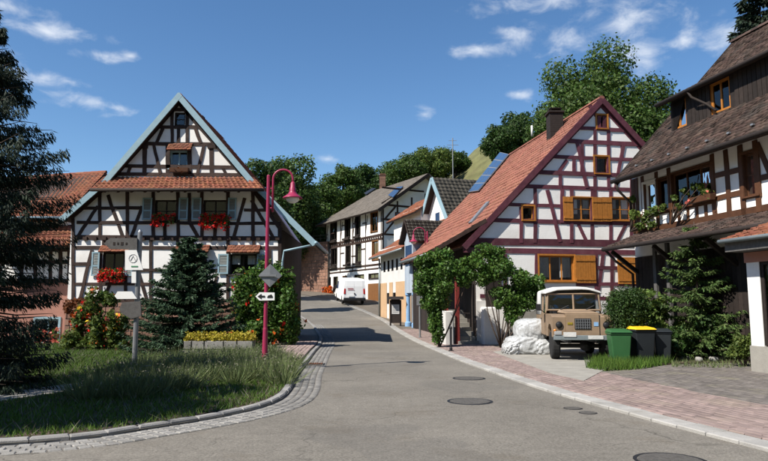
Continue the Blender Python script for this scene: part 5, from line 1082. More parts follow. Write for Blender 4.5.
#@@OBJECTS
# ================================================================== VEHICLES
def wheel(parent, c, axis, r, w, rim_m='metal_grey', tw=16):
    c = Vector(c); ax = Vector(axis).normalized(); Z = V(0, 0, 1); Y = Z.cross(ax).normalized(); A3 = (Y, Z, ax); mb = MB()
    mb.lathe(c - ax * w / 2, [(r * 0.62, 0.0), (r * 0.93, 0.0), (r, w * 0.18), (r, w * 0.82), (r * 0.93, w), (r * 0.62, w)], 24, A3); o = mb.build('wheel', 'tyre', parent, smooth=False)
    mb = MB(); mb.lathe(c - ax * (w / 2 - 0.012), [(0.05, 0.0), (r * 0.3, 0.02), (r * 0.5, 0.015), (r * 0.61, 0.0), (r * 0.61, w - 0.024), (r * 0.5, w - 0.04), (r * 0.3, w - 0.044), (0.05, w - 0.024)], 16, A3); mb.build('rim', rim_m, o)
    return o
def rover():
    f = V(-0.115, -0.993, 0).normalized(); s = V(-f.y, f.x, 0); B = -f; O = on_y(582.5, 300, 17.9); O.z = 0.055
    root = thing('off_road_vehicle', 'old tan off-road vehicle with grey canvas hood parked before the maroon timbered house', 'vehicle', tuple(O + B * 1.8))
    L = lambda a, b, z: O + s * a + B * b + V(0, 0, z); AX3 = (s, B, V(0, 0, 1))
    def bx(a0, a1, b0, b1, z0, z1, m, name, bevel=0.015, par=root): mb = MB(); mb.box(L((a0 + a1) / 2, (b0 + b1) / 2, (z0 + z1) / 2), (a1 - a0, b1 - b0, z1 - z0), AX3); return mb.build(name, m, par, bevel=bevel)
    body = bx(-0.83, 0.83, 1.52, 3.75, 0.62, 1.26, 'rover_tan', 'body', 0.03)
    for sg in (-1, 1):
        mb = MB()   # wing with wheel arch
        a0, a1 = (0.45, 0.83) if sg > 0 else (-0.83, -0.45)
        prof = [(0.12, 0.64), (0.24, 0.64), (0.30, 0.86), (0.48, 0.98), (0.82, 0.98), (1.0, 0.86), (1.06, 0.62), (1.5, 0.62), (1.5, 1.27), (0.3, 1.27), (0.12, 1.2)]
        mb.prism([L(a0, b, z) for b, z in prof], s * (a1 - a0)); mb.build('front_wing', 'rover_tan', root, bevel=0.012)
        mb = MB(); ax3 = (s, V(0, 0, 1), f); c = L(sg * 0.64, 0.115, 0.98)
        mb.lathe(c, [(0.095, 0.0), (0.095, 0.03), (0.08, 0.035)], 18, ax3); h = mb.build('headlight', 'metal_dark', root)
        mb = MB(); mb.lathe(c, [(0.078, 0.036), (0.06, 0.05), (0.02, 0.058)], 18, ax3); mb.build('lens', 'metal_dark', h, smooth=True)
        mb = MB(); mb.lathe(L(sg * 0.76, 0.115, 0.83), [(0.035, 0), (0.035, 0.03), (0.02, 0.04)], 12, ax3); mb.build('indicator', 'amber', root)
        d = bx(sg * 0.835 - 0.02, sg * 0.835 + 0.02, 1.56, 2.38, 0.64, 1.28, 'rover_tan', 'door', 0.01)
        bx(sg * 0.862 - 0.012, sg * 0.862 + 0.012, 2.2, 2.32, 1.1, 1.13, 'metal_dark', 'handle', 0, d)
        mb = MB()   # door-top frame
        for (b0, z0, b1, z1) in ((1.56, 1.28, 1.66, 1.86), (1.66, 1.86, 2.36, 1.88), (2.36, 1.88, 2.36, 1.28)): mb.tube([L(sg * 0.80, b0, z0), L(sg * 0.76, b1, z1)] if b0 != 2.36 else [L(sg * 0.76, b0, z0), L(sg * 0.80, b1, z1)], 0.025, 6)
        mb.build('door_frame', 'rover_tan', d); mb = MB(); mb.poly([L(sg * 0.80, 1.6, 1.28), L(sg * 0.80, 2.36, 1.28), L(sg * 0.765, 2.36, 1.87), L(sg * 0.765, 1.68, 1.86)]); mb.build('pane', 'glass', d)
        mb = MB(); mb.tube([L(sg * 0.84, 1.5, 1.30), L(sg * 1.02, 1.38, 1.42)], 0.012, 6); mb.box(L(sg * 1.04, 1.37, 1.46), (0.14, 0.04, 0.2), AX3); mb.build('mirror', 'metal_dark', root)
        for b in (0.65, 2.95): wheel(root, L(sg * 0.70, b, 0.395), s * sg, 0.395, 0.22, 'rover_tan')
    bx(-0.45, 0.45, 0.14, 1.5, 0.95, 1.29, 'rover_tan', 'engine_box', 0.01)
    mb = MB(); mb.hexa([L(-0.47, 0.13, 1.29), L(0.47, 0.13, 1.29), L(0.5, 1.48, 1.31), L(-0.5, 1.48, 1.31), L(-0.42, 0.17, 1.33), L(0.42, 0.17, 1.33), L(0.44, 1.46, 1.385), L(-0.44, 1.46, 1.385)]); mb.build('bonnet', 'rover_tan', root, bevel=0.015)
    gp = bx(-0.45, 0.45, 0.09, 0.15, 0.62, 1.28, 'rover_tan', 'grille_panel', 0.01)
    bx(-0.22, 0.22, 0.07, 0.10, 0.86, 1.16, 'metal_dark', 'grille', 0.005, gp)
    mb = MB()
    for k in range(7): mb.box(L(-0.19 + k * 0.063, 0.064, 1.01), (0.012, 0.012, 0.27), AX3)
    for k in range(4): mb.box(L(0, 0.060, 0.90 + k * 0.075), (0.42, 0.008, 0.01), AX3)
    mb.build('grille_bar', 'metal_grey', gp); bx(-0.41, -0.27, 0.078, 0.092, 0.98, 1.05, 'leaf_yellow', 'sticker', 0.02, gp); bx(0.30, 0.42, 0.078, 0.092, 0.95, 1.06, 'blue_column', 'sticker', 0, gp)
    bm_ = bx(-0.82, 0.82, -0.09, 0.0, 0.57, 0.70, 'zinc', 'bumper', 0.012)
    for sg in (-1, 1): bx(sg * 0.7 - .1, sg * 0.7 + .1, -0.11, -0.02, 0.705, 0.81, 'lens', 'fog_lamp', 0.02)
    bx(-0.56, -0.22, -0.11, -0.095, 0.66, 0.79, 'canvas', 'number_plate', 0, bm_); bx(0.10, 0.5, -0.11, -0.095, 0.60, 0.70, 'canvas', 'number_plate', 0, bm_)
    for sg in (-1, 1): bx(sg * 0.38 - .04, sg * 0.38 + .04, 0.0, 3.7, 0.48, 0.6, 'metal_dark', 'chassis_rail', 0)
    mb = MB(); mb.tube([L(-0.66, 0.65, 0.375), L(0.66, 0.65, 0.375)], 0.06, 8); mb.lathe(L(0.15, 0.65, 0.375), [(0.05, -0.14), (0.15, -0.08), (0.15, 0.08), (0.05, 0.14)], 12, (s, V(0, 0, 1), B)); mb.build('axle', 'metal_dark', root)
    mb = MB(); mb.tube([L(-0.66, 2.95, 0.375), L(0.66, 2.95, 0.375)], 0.06, 8); mb.build('axle', 'metal_dark', root)
    # windscreen
    mb = MB(); W = lambda a, z: L(a, 1.42 + (z - 1.36) * 0.12, z)
    for a0, z0, a1, z1 in ((-0.78, 1.36, -0.74, 1.87), (0.78, 1.36, 0.74, 1.87), (0, 1.36, 0, 1.87), (-0.78, 1.38, 0.78, 1.38), (-0.75, 1.86, 0.75, 1.86)): mb.tube([W(a0, z0), W(a1, z1)], 0.032, 6)
    ws = mb.build('windscreen', 'rover_tan', root)
    for a0, a1 in ((-0.76, -0.02), (0.02, 0.76)): mb = MB(); mb.poly([W(a0, 1.38), W(a1, 1.38), W(a1 * 0.97, 1.86), W(a0 * 0.97, 1.86)]); mb.build('pane', 'glass', ws)
    mb = MB()
    for a in (-0.4, 0.35): mb.tube([W(a, 1.40) + f * 0.03, W(a + 0.25, 1.52) + f * 0.03], 0.01, 5)
    mb.build('wiper', 'metal_dark', ws)
    bx(-0.6, 0.6, 1.75, 2.3, 0.8, 1.55, 'metal_dark', 'seats', 0.05)
    # canvas hood: arched sections, open over the doors
    sec = []; R = random.Random(4)
    for b, zt, lowfr in ((1.40, 1.99, 1.88), (1.43, 2.05, 1.88), (1.9, 2.09, 1.88), (2.38, 2.10, 1.88), (2.40, 2.10, 1.24), (2.9, 2.10, 1.24), (3.4, 2.08, 1.24), (3.76, 2.04, 1.24)):
        row = []
        for t in (0, 0.12, 0.24, 0.34, 0.42, 0.5, 0.58, 0.66, 0.76, 0.88, 1):
            if t <= 0.24 or t >= 0.76:
                q = (t if t <= 0.24 else 1 - t) / 0.24; a = 0.84 - 0.06 * q; z = lowfr + (zt - 0.10 - lowfr) * q
            else: q = abs(t - 0.5) / 0.26; a = 0.76 * q; z = zt - 0.09 * q ** 4
            row.append(L((-a if t < 0.5 else a), b, z + R.uniform(-.008, .008)))
        sec.append(row)
    mb = MB(); n = 11; mb.v = [tuple(p) for r_ in sec for p in r_]
    for i in range(len(sec) - 1):
        for k in range(n - 1): mb.f.append((i * n + k, i * n + k + 1, (i + 1) * n + k + 1, (i + 1) * n + k)); mb.m.append(0)
    mb.f.append(tuple(range((len(sec) - 1) * n, len(sec) * n))); mb.m.append(0)
    o = mb.build('canvas_hood', 'canvas', root, smooth=True); md = o.modifiers.new('thick', 'SOLIDIFY'); md.thickness = 0.02
rover()
def van():
    f = V(-0.21, 0.978, 0).normalized(); s = V(f.y, -f.x, 0); O = on_y(354.5, 300, 56.5); O.z = gz(57) + 0.02
    root = thing('delivery_van', 'white delivery van parked with its rear towards us at the bend', 'van', tuple(O + f * 2.6))
    L = lambda a, b, z: O + s * a + f * b + V(0, 0, z + b * 0.085); AX3 = (s, f, V(0, 0, 1))
    prof = [(0.02, 0.45), (0.0, 0.9), (0.05, 1.6), (0.14, 2.16), (0.35, 2.26), (3.3, 2.24), (3.75, 2.1), (4.45, 1.25), (5.15, 1.02), (5.35, 0.75), (5.35, 0.35), (4.9, 0.35), (4.8, 0.62), (4.5, 0.74), (4.2, 0.62), (4.1, 0.33), (1.45, 0.33), (1.35, 0.62), (1.05, 0.74), (0.75, 0.62), (0.65, 0.35)]
    mb = MB(); n = len(prof); rows = []
    for a, k in ((-1.0, 1.0), (1.0, 1.0)): rows.append([L(a * (1.0 - 0.10 * max(0, (z - 1.1)) / 1.1), b, z) for b, z in prof])
    i0 = 0; mb.v = [tuple(p) for r in rows for p in r]
    mb.f = [tuple(range(n)), tuple(range(n, 2 * n))[::-1]] + [(k, (k + 1) % n, n + (k + 1) % n, n + k) for k in range(n)]; mb.m = [0] * len(mb.f)
    body = mb.build('body', 'van_white', root, bevel=0.06)
    for sg in (-1, 1):
        mb = MB(); mb.hexa([L(sg * 0.88 - .09, -0.03, 0.95), L(sg * 0.88 + .09, -0.03, 0.95), L(sg * 0.88 + .09, .12, 0.95), L(sg * 0.88 - .09, .12, 0.95), L(sg * 0.86 - .07, 0.0, 1.42), L(sg * 0.86 + .07, 0.0, 1.42), L(sg * 0.86 + .07, .15, 1.42), L(sg * 0.86 - .07, .15, 1.42)]); mb.build('tail_light', 'tail_red', root, bevel=0.015)
        d = MB(); d.hexa([L(sg * 0.385 - .37, -0.025, 0.55), L(sg * 0.385 + .37, -0.025, 0.55), L(sg * 0.385 + .37, .03, 0.55), L(sg * 0.385 - .37, .03, 0.55), L(sg * 0.385 - .37, 0.035, 1.6), L(sg * 0.385 + .37, 0.035, 1.6), L(sg * 0.385 + .37, .1, 1.6), L(sg * 0.385 - .37, .1, 1.6)]); d.hexa([L(sg * 0.385 - .37, 0.035, 1.602), L(sg * 0.385 + .37, 0.035, 1.602), L(sg * 0.385 + .37, .1, 1.602), L(sg * 0.385 - .37, .1, 1.602), L(sg * 0.385 - .36, 0.115, 2.1), L(sg * 0.385 + .36, 0.115, 2.1), L(sg * 0.385 + .36, .2, 2.1), L(sg * 0.385 - .36, .2, 2.1)]); dd = d.build('rear_door', 'van_white', root)
        for b in (1.05, 4.5): wheel(root, L(sg * 0.88, b, 0.33), s * sg, 0.33, 0.2)
        mb = MB(); mb.prism([L(sg * 0.99, 3.2, 1.25), L(sg * 0.99, 4.2, 1.25), L(sg * 0.93, 3.75, 1.9), L(sg * 0.93, 3.2, 1.9)], s * sg * 0.02); mb.build('side_pane', 'solar', root)
        mb = MB(); mb.box(L(sg * 1.12, 4.0, 1.35), (0.2, 0.12, 0.3), AX3); mb.build('mirror', 'metal_dark', root, bevel=0.02)
    mb = MB(); mb.box(L(0, -0.06, 0.5), (1.96, 0.22, 0.26), AX3); mb.build('bumper', 'metal_dark', root, bevel=0.03)
    mb = MB(); mb.box(L(0.0, -0.04, 0.98), (0.1, 0.04, 0.14), AX3); mb.build('door_handle', 'metal_dark', root)
    mb = MB(); mb.box(L(-0.3, -0.055, 0.78), (0.5, 0.03, 0.11), AX3); mb.build('number_plate', 'sign_white', root)
    mb = MB(); mb.box(L(-0.35, 0.008, 1.42), (0.5, 0.012, 0.05), AX3); mb.box(L(-0.3, -.004, 1.3), (0.6, 0.012, 0.03), AX3); mb.build('lettering_band', 'tail_red', root)
van()

# ================================================================== STREET THINGS
def wheelie_bin(px, d, label, m, lid, h=1.06, w=0.56, rot=0.0, lean=0.0):
    c = on_y(px, 330, d); c.z = 0.055; root = thing('wheelie_bin', label, 'bin', tuple(c), 'wheelie bins beside the bush')
    a = math.radians(rot); X = V(math.cos(a), math.sin(a), 0); Y = V(-math.sin(a), math.cos(a), 0); Z = V(0, 0, 1); Q = lambda x, y, z: c + X * x + Y * y + Z * z
    mb = MB(); b, t = w * 0.39, w * 0.5; hb = h - 0.1
    mb.hexa([Q(-b, -b, 0.03), Q(b, -b, 0.03), Q(b, b, 0.09), Q(-b, b, 0.09), Q(-t, -t, hb), Q(t, -t, hb), Q(t, t, hb), Q(-t, t, hb)]); mb.build('body', m, root, bevel=0.03)
    mb = MB(); mb.box(Q(0, 0, hb - 0.02), (w * 1.06, w * 1.06, 0.05), (X, Y, Z)); mb.build('rim', m, root, bevel=0.012)
    mb = MB(); mb.hexa([Q(-t - .03, -t - .05, hb + .01), Q(t + .03, -t - .05, hb + .01), Q(t + .03, t + .03, hb + .01), Q(-t - .03, t + .03, hb + .01), Q(-t + .02, -t + .03, hb + .06), Q(t - .02, -t + .03, hb + .06), Q(t - .02, t, hb + .1), Q(-t + .02, t, hb + .1)]); mb.build('lid', lid, root, bevel=0.02)
    mb = MB(); mb.tube([Q(-t, t + .08, hb), Q(t, t + .08, hb)], 0.018, 6); mb.build('handle', m, root)
    for sg in (-1, 1): mb = MB(); mb.lathe(Q(sg * b, b + .03, 0.1), [(0.09, -0.03), (0.1, -0.015), (0.1, 0.015), (0.09, 0.03)], 14, (Y, Z, X)); mb.build('wheel', 'tyre', root)
wheelie_bin(618.5, 17.3, 'green wheelie bin with green lid below the round bush', 'bin_green', 'bin_green', 0.90, 0.54, -6)
wheelie_bin(641, 17.45, 'black wheelie bin with bright yellow lid between two bins', 'bin_dark', 'bin_yellow', 0.97, 0.55, 4)
wheelie_bin(661.5, 17.6, 'tilted dark grey wheelie bin with dark lid, rightmost of the bins', 'bin_dark', 'bin_dark', 0.9, 0.44, -14)

def street_lamp(base, h, ang, label, arm=0.62, group='street lamps'):
    base = Vector(base); root = thing('street_lamp', label, 'street lamp', tuple(base), group); D = V(math.cos(ang), math.sin(ang), 0)
    mb = MB(); mb.lathe(base, [(0.10, 0), (0.10, 0.05), (0.075, 0.08), (0.06, 0.9), (0.05, 0.95), (0.042, h - .02), (0.03, h)], 14); mb.build('pole', 'raspberry', root)
    o = D * 0.12; pts = [base + o + V(0, 0, h - 0.95), base + o + V(0, 0, h - 0.2)]
    r = arm / 2 - 0.06
    for k in range(13): an = math.pi - math.pi * k / 12; pts.append(base + o + D * (r + r * math.cos(an)) + V(0, 0, h - 0.1 + r * 0.95 * math.sin(an)))
    tip = base + o + D * 2 * r + V(0, 0, h - 0.22); pts.append(tip)
    mb = MB(); mb.tube(pts, 0.028, 10); mb.build('arm', 'raspberry', root, smooth=True)
    mb = MB()
    for z in (h - 0.85, h - 0.35): mb.tube([base + V(0, 0, z), base + o + V(0, 0, z)], 0.02, 6)
    mb.build('bracket', 'raspberry', root)
    mb = MB(); mb.lathe(tip, [(0.03, 0.05), (0.06, 0.0), (0.065, -0.10), (0.08, -0.12), (0.08, -0.2), (0.11, -0.26), (0.17, -0.31), (0.245, -0.36), (0.25, -0.385), (0.24, -0.385), (0.16, -0.33), (0.1, -0.29)], 24); sh = mb.build('lamp_shade', 'raspberry', root, smooth=True)
    mb = MB(); mb.lathe(tip, [(0.15, -0.33), (0.17, -0.39), (0.14, -0.46), (0.07, -0.5), (0.01, -0.51)], 18); mb.build('lamp_globe', 'lamp_glass', root, smooth=True); return root
lb = on_y(264.5, 369, 16.0); lb.z = 0.09; zt = on_y(269, 175, 16).z
street_lamp(lb, zt - 0.09, 0.0, 'tall raspberry red street lamp with hooked arm at the left kerb')
lf = on_y(428, 328, 36); street_lamp((lf.x, 36, gz(36) + .04), on_y(428, 232, 36).z - gz(36), math.pi, 'distant raspberry red street lamp beside the blue oriel', arm=0.78)
def plate_poly(pts, n, th, m, name, parent, label=None, bevel=0.004):
    mb = MB(); mb.prism(pts, -Vector(n) * th); return mb.build(name, m, parent)
# signs fixed to the near lamp
def on_lamp(px, py): return on_y(px, py, 15.92)
sg = thing('road_sign', 'grey back of a diamond road sign on the raspberry lamp post', 'sign', tuple(on_lamp(269.5, 275)))
c = on_lamp(270, 275.5); mb = MB(); r = 0.29; mb.prism([c + V(-r, 0, 0), c + V(0, 0, -r), c + V(r, 0.06, 0), c + V(0, 0, r)], (0, 0.012, 0)); mb.build('plate', 'metal_grey', sg)
mb = MB(); mb.box(c + V(-.05, -0.02, 0), (0.42, 0.03, 0.05)); mb.build('bracket', 'metal_grey', sg)
sg = thing('arrow_sign', 'small white arrow sign with black arrow low on the raspberry lamp post', 'sign', tuple(on_lamp(265, 296)))
q = [on_lamp(*p) for p in ((255.5, 296.5), (259.5, 292.3), (274.5, 292.6), (274.5, 300.3), (259.5, 300.6))]; plate_poly(q, (0, -1, 0), 0.012, 'sign_white', 'plate', sg)
mb = MB(); F_ = lambda x, y: on_lamp(x, y) + V(0, -0.006, 0)
mb.prism([F_(257.5, 296.5), F_(261.5, 293.8), F_(261.5, 295.6), F_(265, 295.6), F_(265, 297.4), F_(261.5, 297.4), F_(261.5, 299.2)], (0, -0.003, 0)); mb.prism([F_(267, 297.8), F_(268, 295.6), F_(271.5, 294.4), F_(272.6, 296), F_(272.6, 297.8)], (0, -0.003, 0)); mb.build('arrow_mark', 'sign_black', sg)
# signpost on the green
PSG = 15.3; D_ = lambda x, y, k=0.0: on_y(x, y, PSG - k)
b0 = on_y(134, 372, PSG); sp_ = thing('signpost', 'grey signpost with wooden arrow board and white panels on the green', 'signpost', (b0.x, PSG, 0.085))
mb = MB(); tp = D_(135, 230); mb.lathe((b0.x, PSG, 0.0), [(0.06, 0), (0.06, tp.z - 0.35), (0.052, tp.z - .05), (0.03, tp.z)], 12); mb.build('pole', 'metal_grey', sp_)
pb = plate_poly([D_(104, 243.5, .1), D_(110, 238, .1), D_(137, 238, .1), D_(137, 249.5, .1), D_(110, 249, .1)], (0, -1, 0), 0.05, 'wood_grey', 'arrow_board', sp_)
for x, w, h in ((114, 2.5, 4), (118, 2, 3), (122, 3, 4.2), (126.5, 2, 3)): mb = MB(); mb.box(D_(x, 243.6, .103), (w * .02, .006, h * .018)); mb.build('carved_letter', 'wood_dark', pb)
pb = plate_poly([D_(125, 250, .12), D_(136.5, 250, .12), D_(143, 270, .12), D_(125, 270, .12)], (0, -1, 0), 0.02, 'sign_white', 'panel', sp_)
mb = MB(); mb.box(D_(134.5, 266.4, .125), (0.16, .004, .03)); mb.build('green_print', 'sign_green', pb)
mb = MB()
for k in range(10): 
    a0, a1 = k * math.pi / 5, (k + 1) * math.pi / 5; c = D_(133, 258.5, .124); mb.tube([c + V(math.cos(a0) * .1, 0, math.sin(a0) * .1), c + V(math.cos(a1) * .1, 0, math.sin(a1) * .1)], .005, 4)
mb.tube([c + V(-.06, 0, -.05), c + V(0, 0, .06), c + V(.06, 0, -.05)], .006, 4); mb.build('emblem', 'metal_grey', pb)
plate_poly([D_(131.5, 270.5, .1), D_(136, 270.5, .1), D_(136, 283, .1), D_(131.5, 283, .1)], (0, -1, 0), 0.02, 'sign_white', 'panel', sp_)
plate_poly([D_(114.5, 296, .1), D_(117.5, 291.5, .1), D_(132, 291.5, .1), D_(137, 298.8, .1), D_(117, 299, .1)], (0, -1, 0), 0.03, 'sign_white', 'arrow_panel', sp_)
plate_poly([D_(119.5, 309, .1), D_(122, 302.5, .1), D_(140.5, 301, .1), D_(141, 316, .1), D_(131, 319, .1), D_(121, 313, .1)], (0, -1, 0), 0.05, 'wood_grey', 'weathered_board', sp_)
# notice board by the blue columns
nb = on_y(395.5, 322, 38.5); g0 = gz(38.5) + .05; nbt = thing('notice_board', 'dark framed notice board with pale poster beside the blue columns', 'notice board', (nb.x, 38.5, g0))
nr = lambda px, py, k=0: on_y(px, py, 38.5 - k)
for x in (390.5, 400.5): mb = MB(); p = nr(x, 300); mb.box((p.x, 38.5, (g0 + p.z) / 2), (0.1, 0.1, p.z - g0)); mb.build('post', 'wood_dark', nbt)
mb = MB(); a, b = nr(388, 299.5), nr(403.5, 296.5); mb.hexa([(a.x, 38.1, a.z), (b.x, 38.1, a.z), (b.x, 38.9, a.z), (a.x, 38.9, a.z), (a.x, 38.3, b.z), (b.x, 38.3, b.z), (b.x, 38.7, b.z), (a.x, 38.7, b.z)]); mb.build('cap', 'wood_dark', nbt)
a, b = nr(391, 323), nr(400, 299.5); mb = MB(); mb.box(((a.x + b.x) / 2, 38.5, (a.z + b.z) / 2), (b.x - a.x, .05, b.z - a.z)); bd = mb.build('board', 'wood_dark', nbt)
a, b = nr(391.8, 314), nr(399.2, 304.5); mb = MB(); mb.box(((a.x + b.x) / 2, 38.46, (a.z + b.z) / 2), (b.x - a.x, .02, b.z - a.z)); mb.build('poster', 'plaster_grey', bd)
mb = MB()
for k in range(5): mb.box(((a.x + b.x) / 2, 38.447, b.z - .1 - k * .09), ((b.x - a.x) * .7, .004, .02))
mb.build('printed_line', 'metal_grey', bd)
# bollard, post, mast, covers
bl = on_z(451, 351, 0.05); bt = thing('bollard', 'dark slim bollard at the kerb before the porch stair', 'bollard', tuple(bl)); mb = MB(); mb.lathe(bl, [(0.05, 0), (0.05, .1), (0.038, .12), (0.038, .72), (0.05, .74), (0.05, .78), (0.03, .82)], 12); mb.build('post', 'metal_dark', bt)
mb = MB(); mb.lathe(bl, [(0.09, 0), (0.09, .02)], 12); mb.build('base', 'metal_dark', bt)
pb_ = on_z(420, 338, 0.08); pt_ = thing('marker_post', 'pale grey marker post on the pavement edge near the vine', 'post', tuple(pb_)); mb = MB(); mb.lathe(pb_, [(0.07, 0), (0.07, .05), (0.045, .06), (0.045, 1.45), (0.02, 1.5)], 10); mb.build('pole', 'metal_grey', pt_); mb = MB(); mb.box(pb_ + V(0, -.05, 1.7), (.3, .02, .42)); mb.build('plate', 'metal_grey', pt_)
am = on_y(453, 172, 70); at_ = thing('antenna_mast', 'thin roof antenna mast behind the dark tiled house', 'antenna', (am.x, 70, hz(am.x, 70) - .1)); mb = MB(); zt_ = on_y(453, 138, 70).z; mb.tube([(am.x, 70, hz(am.x, 70) - .1), (am.x, 70, zt_)], 0.06, 6); mb.build('mast', 'metal_grey', at_); mb = MB()
for k, L_ in ((0.3, 0.9), (0.8, 1.3), (1.4, 0.7)): mb.tube([(am.x - L_ / 2, 70, zt_ - k), (am.x + L_ / 2, 70, zt_ - k)], 0.025, 5)
mb.build('aerial', 'metal_grey', at_)
def cover(px, py, r, label, grid=True):
    p = on_z(px, py, 0.0); t = thing('manhole_cover', label, 'manhole cover', (p.x, p.y, 0.0), 'iron covers in the road'); mb = MB(); mb.lathe(p, [(r * 1.12, -0.02), (r * 1.12, 0.004), (r, 0.005), (r, -0.02)], 24); mb.build('ring', 'metal_dark', t)
    mb = MB(); mb.lathe(p, [(r * .97, -0.02), (r * .97, 0.008), (r * .9, 0.010)], 24); 
    for k in range(-3, 4): mb.box(p + V(k * r * .24, 0, 0.010), (r * .1, r * 1.6 * math.sqrt(max(0.05, 1 - (k * .26) ** 2)), 0.006))
    mb.build('lid', 'iron', t)
cover(671, 461, 0.33, 'iron manhole cover at the bottom edge of the picture'); cover(470, 401.5, 0.34, 'round iron manhole cover in the middle of the road'); cover(469, 378.5, 0.32, 'iron cover near the pavement, furthest up the road', 1)
cover(573, 408.5, 0.13, 'small iron valve cover, left of a pair near the right kerb'); cover(588, 413, 0.12, 'small iron valve cover, right of a pair near the right kerb')
gp_ = on_z(316, 364.5, .02); gr = thing('drain_grate', 'rusty drain grate in the cobbled left gutter', 'drain', (gp_.x, gp_.y, .0)); mb = MB(); mb.box(gp_ + V(0, 0, -.02), (.42, .45, .08)); mb.build('frame', 'iron', gr); mb = MB()
for k in range(6): mb.box(gp_ + V(-.15 + k * .06, 0, .026), (.03, .36, .014))
mb.build('grate_bar', 'leaf_russet', gr)
# wrapped heap beside the off-road vehicle
hp = on_z(529, 354, .055); rs = np.random.RandomState(5); wt = thing('wrapped_heap', 'heap wrapped in crumpled silvery plastic sheeting beside the tan vehicle', 'wrapped heap', tuple(hp))
def lumpy(c, r, seed, m, par, name, sub=4, amp=0.12, folds=0.0):
    bm = bmesh.new(); bmesh.ops.create_icosphere(bm, subdivisions=sub, radius=1.0); R = np.random.RandomState(seed); K = R.normal(size=(16, 3)) * 2.4; ph = R.uniform(0, 6, 16); K2 = R.normal(size=(14, 3)) * 8; base = BASE[par]
    for v in bm.verts:
        d = v.co.normalized(); q = np.array(d); n = (np.sin(K @ q + ph)).mean() * amp * 2.2 + (np.abs(np.sin(K2 @ q))).mean() * amp * .9 - amp * .5
        if folds:
            az = math.atan2(d.y, d.x); el_ = math.asin(max(-1, min(1, d.z))); fd = abs(math.sin(az * 7 + 2.2 * math.sin(el_ * 4 + seed) + seed)) + 0.6 * abs(math.sin(az * 13 - 3 * el_ + 2 * math.sin(az * 3) + seed * 2)) + 0.5 * abs(math.sin(el_ * 9 + 2.5 * math.sin(az * 4 + seed)))
            n += folds * (fd - 1.2)
        sq = Vector((abs(d.x) ** .65 * math.copysign(1, d.x), abs(d.y) ** .65 * math.copysign(1, d.y), abs(d.z) ** .7 * math.copysign(1, d.z)))
        v.co = Vector(c) + Vector((sq.x * r[0], sq.y * r[1], sq.z * r[2])) * (1 + n) - base
        v.co.z = max(v.co.z, 0.0)
    me = bpy.data.meshes.new(name); bm.to_mesh(me); bm.free(); me.materials.append(M[m]); me.polygons.foreach_set('use_smooth', [True] * len(me.polygons)); o = bpy.data.objects.new(name, me); COL.objects.link(o); o.parent = par; BASE[o] = base; return o
lumpy(hp + V(.15, .35, .72), (.52, .5, .38), 1, 'plastic_wrap', wt, 'upper_bundle', amp=.03, sub=5, folds=.05); lumpy(hp + V(-.1, .2, .25), (.60, .5, .32), 2, 'plastic_wrap', wt, 'lower_bundle', amp=.05, sub=5, folds=.07); lumpy(hp + V(.42, .0, .2), (.36, .36, .26), 3, 'plastic_wrap', wt, 'lower_bundle', amp=.05, sub=5, folds=.07); lumpy(hp + V(-.52, .05, .16), (.3, .36, .2), 4, 'plastic_wrap', wt, 'sheet_end', amp=.13, sub=5, folds=.12)
# stone planter on the green
tr = on_y(221, 345, 19.3); pt = thing('stone_planter', 'low stone planter trough filled with yellow-green plants beside the blue spruce', 'planter', (tr.x, 19.3, .085)); hw = 1.02
mb = MB(); mb.box((tr.x, 19.3, .28), (hw * 2 - .1, .6, .5)); tb = mb.build('trough', 'mortar', pt); PT = Plane((tr.x, 18.98), 0)
brick_courses(PT, -hw, hw, .06, .58, .42, .26, tb, 'stone_grey', seed=8, limit=40)
rs = np.random.RandomState(3); P = np.stack([rs.uniform(tr.x - hw, tr.x + hw, 2600), rs.uniform(18.95, 19.6, 2600), .55 + rs.uniform(0, .26, 2600) * (0.6 + .4 * np.sin(np.arange(2600)))], 1); v, f_ = leaf_quads(rs, P, .075); np_obj('yellow_plants', v, f_, 'leaf_yellow', pt, kind='stuff')

# ================================================================== PLANTS NEAR THE STREET
GP = 'climbing plants and shrubs'
def bxs(d, lst, depth=0.6):   # (px, py, rx_px, ry_px [, dd]) lumps at distance d -> ellipsoids
    out = []
    for t in lst:
        dd = d + (t[4] if len(t) > 4 else 0); p = on_y(t[0], t[1], dd); k = dd / FPX; out.append((p.x, dd, p.z, t[2] * k, max(depth, t[2] * k * .8), t[3] * k))
    return out
conifer('dark spruce with hanging twigs, cut off by the left edge of the picture', -7.75, 12.0, 0.05, 7.45, 3.7, 'needle_dark', 11, rmax=1.6, whorl=0.38, zj=0.16, per=19, pts=20, needles=20, nl=0.11, nw=0.024, droop=0.22, z0=0.35, hang=0.9, shape=1.0, trunk=0.16, group='spruces')
bs = on_y(186, 345, 21.3); conifer('dense blue-green spruce standing before the left house', bs.x, 21.3, 0.05, 3.85, 2.0, 'needle_blue', 12, whorl=0.19, zj=0.25, per=22, pts=15, needles=12, nl=0.13, nw=0.045, droop=0.14, up=0.08, z0=0.12, hang=0.2, shape=0.85, trunk=0.09, group='spruces')
rs_ = on_y(701, 350, 18.6); conifer('open light green young spruce before the right house', rs_.x, 18.6, 0.05, 4.0, 1.5, 'needle_green', 13, whorl=0.24, zj=0.3, per=11, pts=14, needles=11, nl=0.12, nw=0.045, droop=0.12, up=0.06, z0=0.25, hang=0.3, shape=0.75, trunk=0.07, group='spruces')
broad_tree('broad leafy tree at the left lane that shades the island', -9.7, 6.7, 0.05, 9.6, 2.9, 16000, .22, 'leaf_dark', 14, 34, trunk=.2, crown_lo=.12, group='trees by the street')
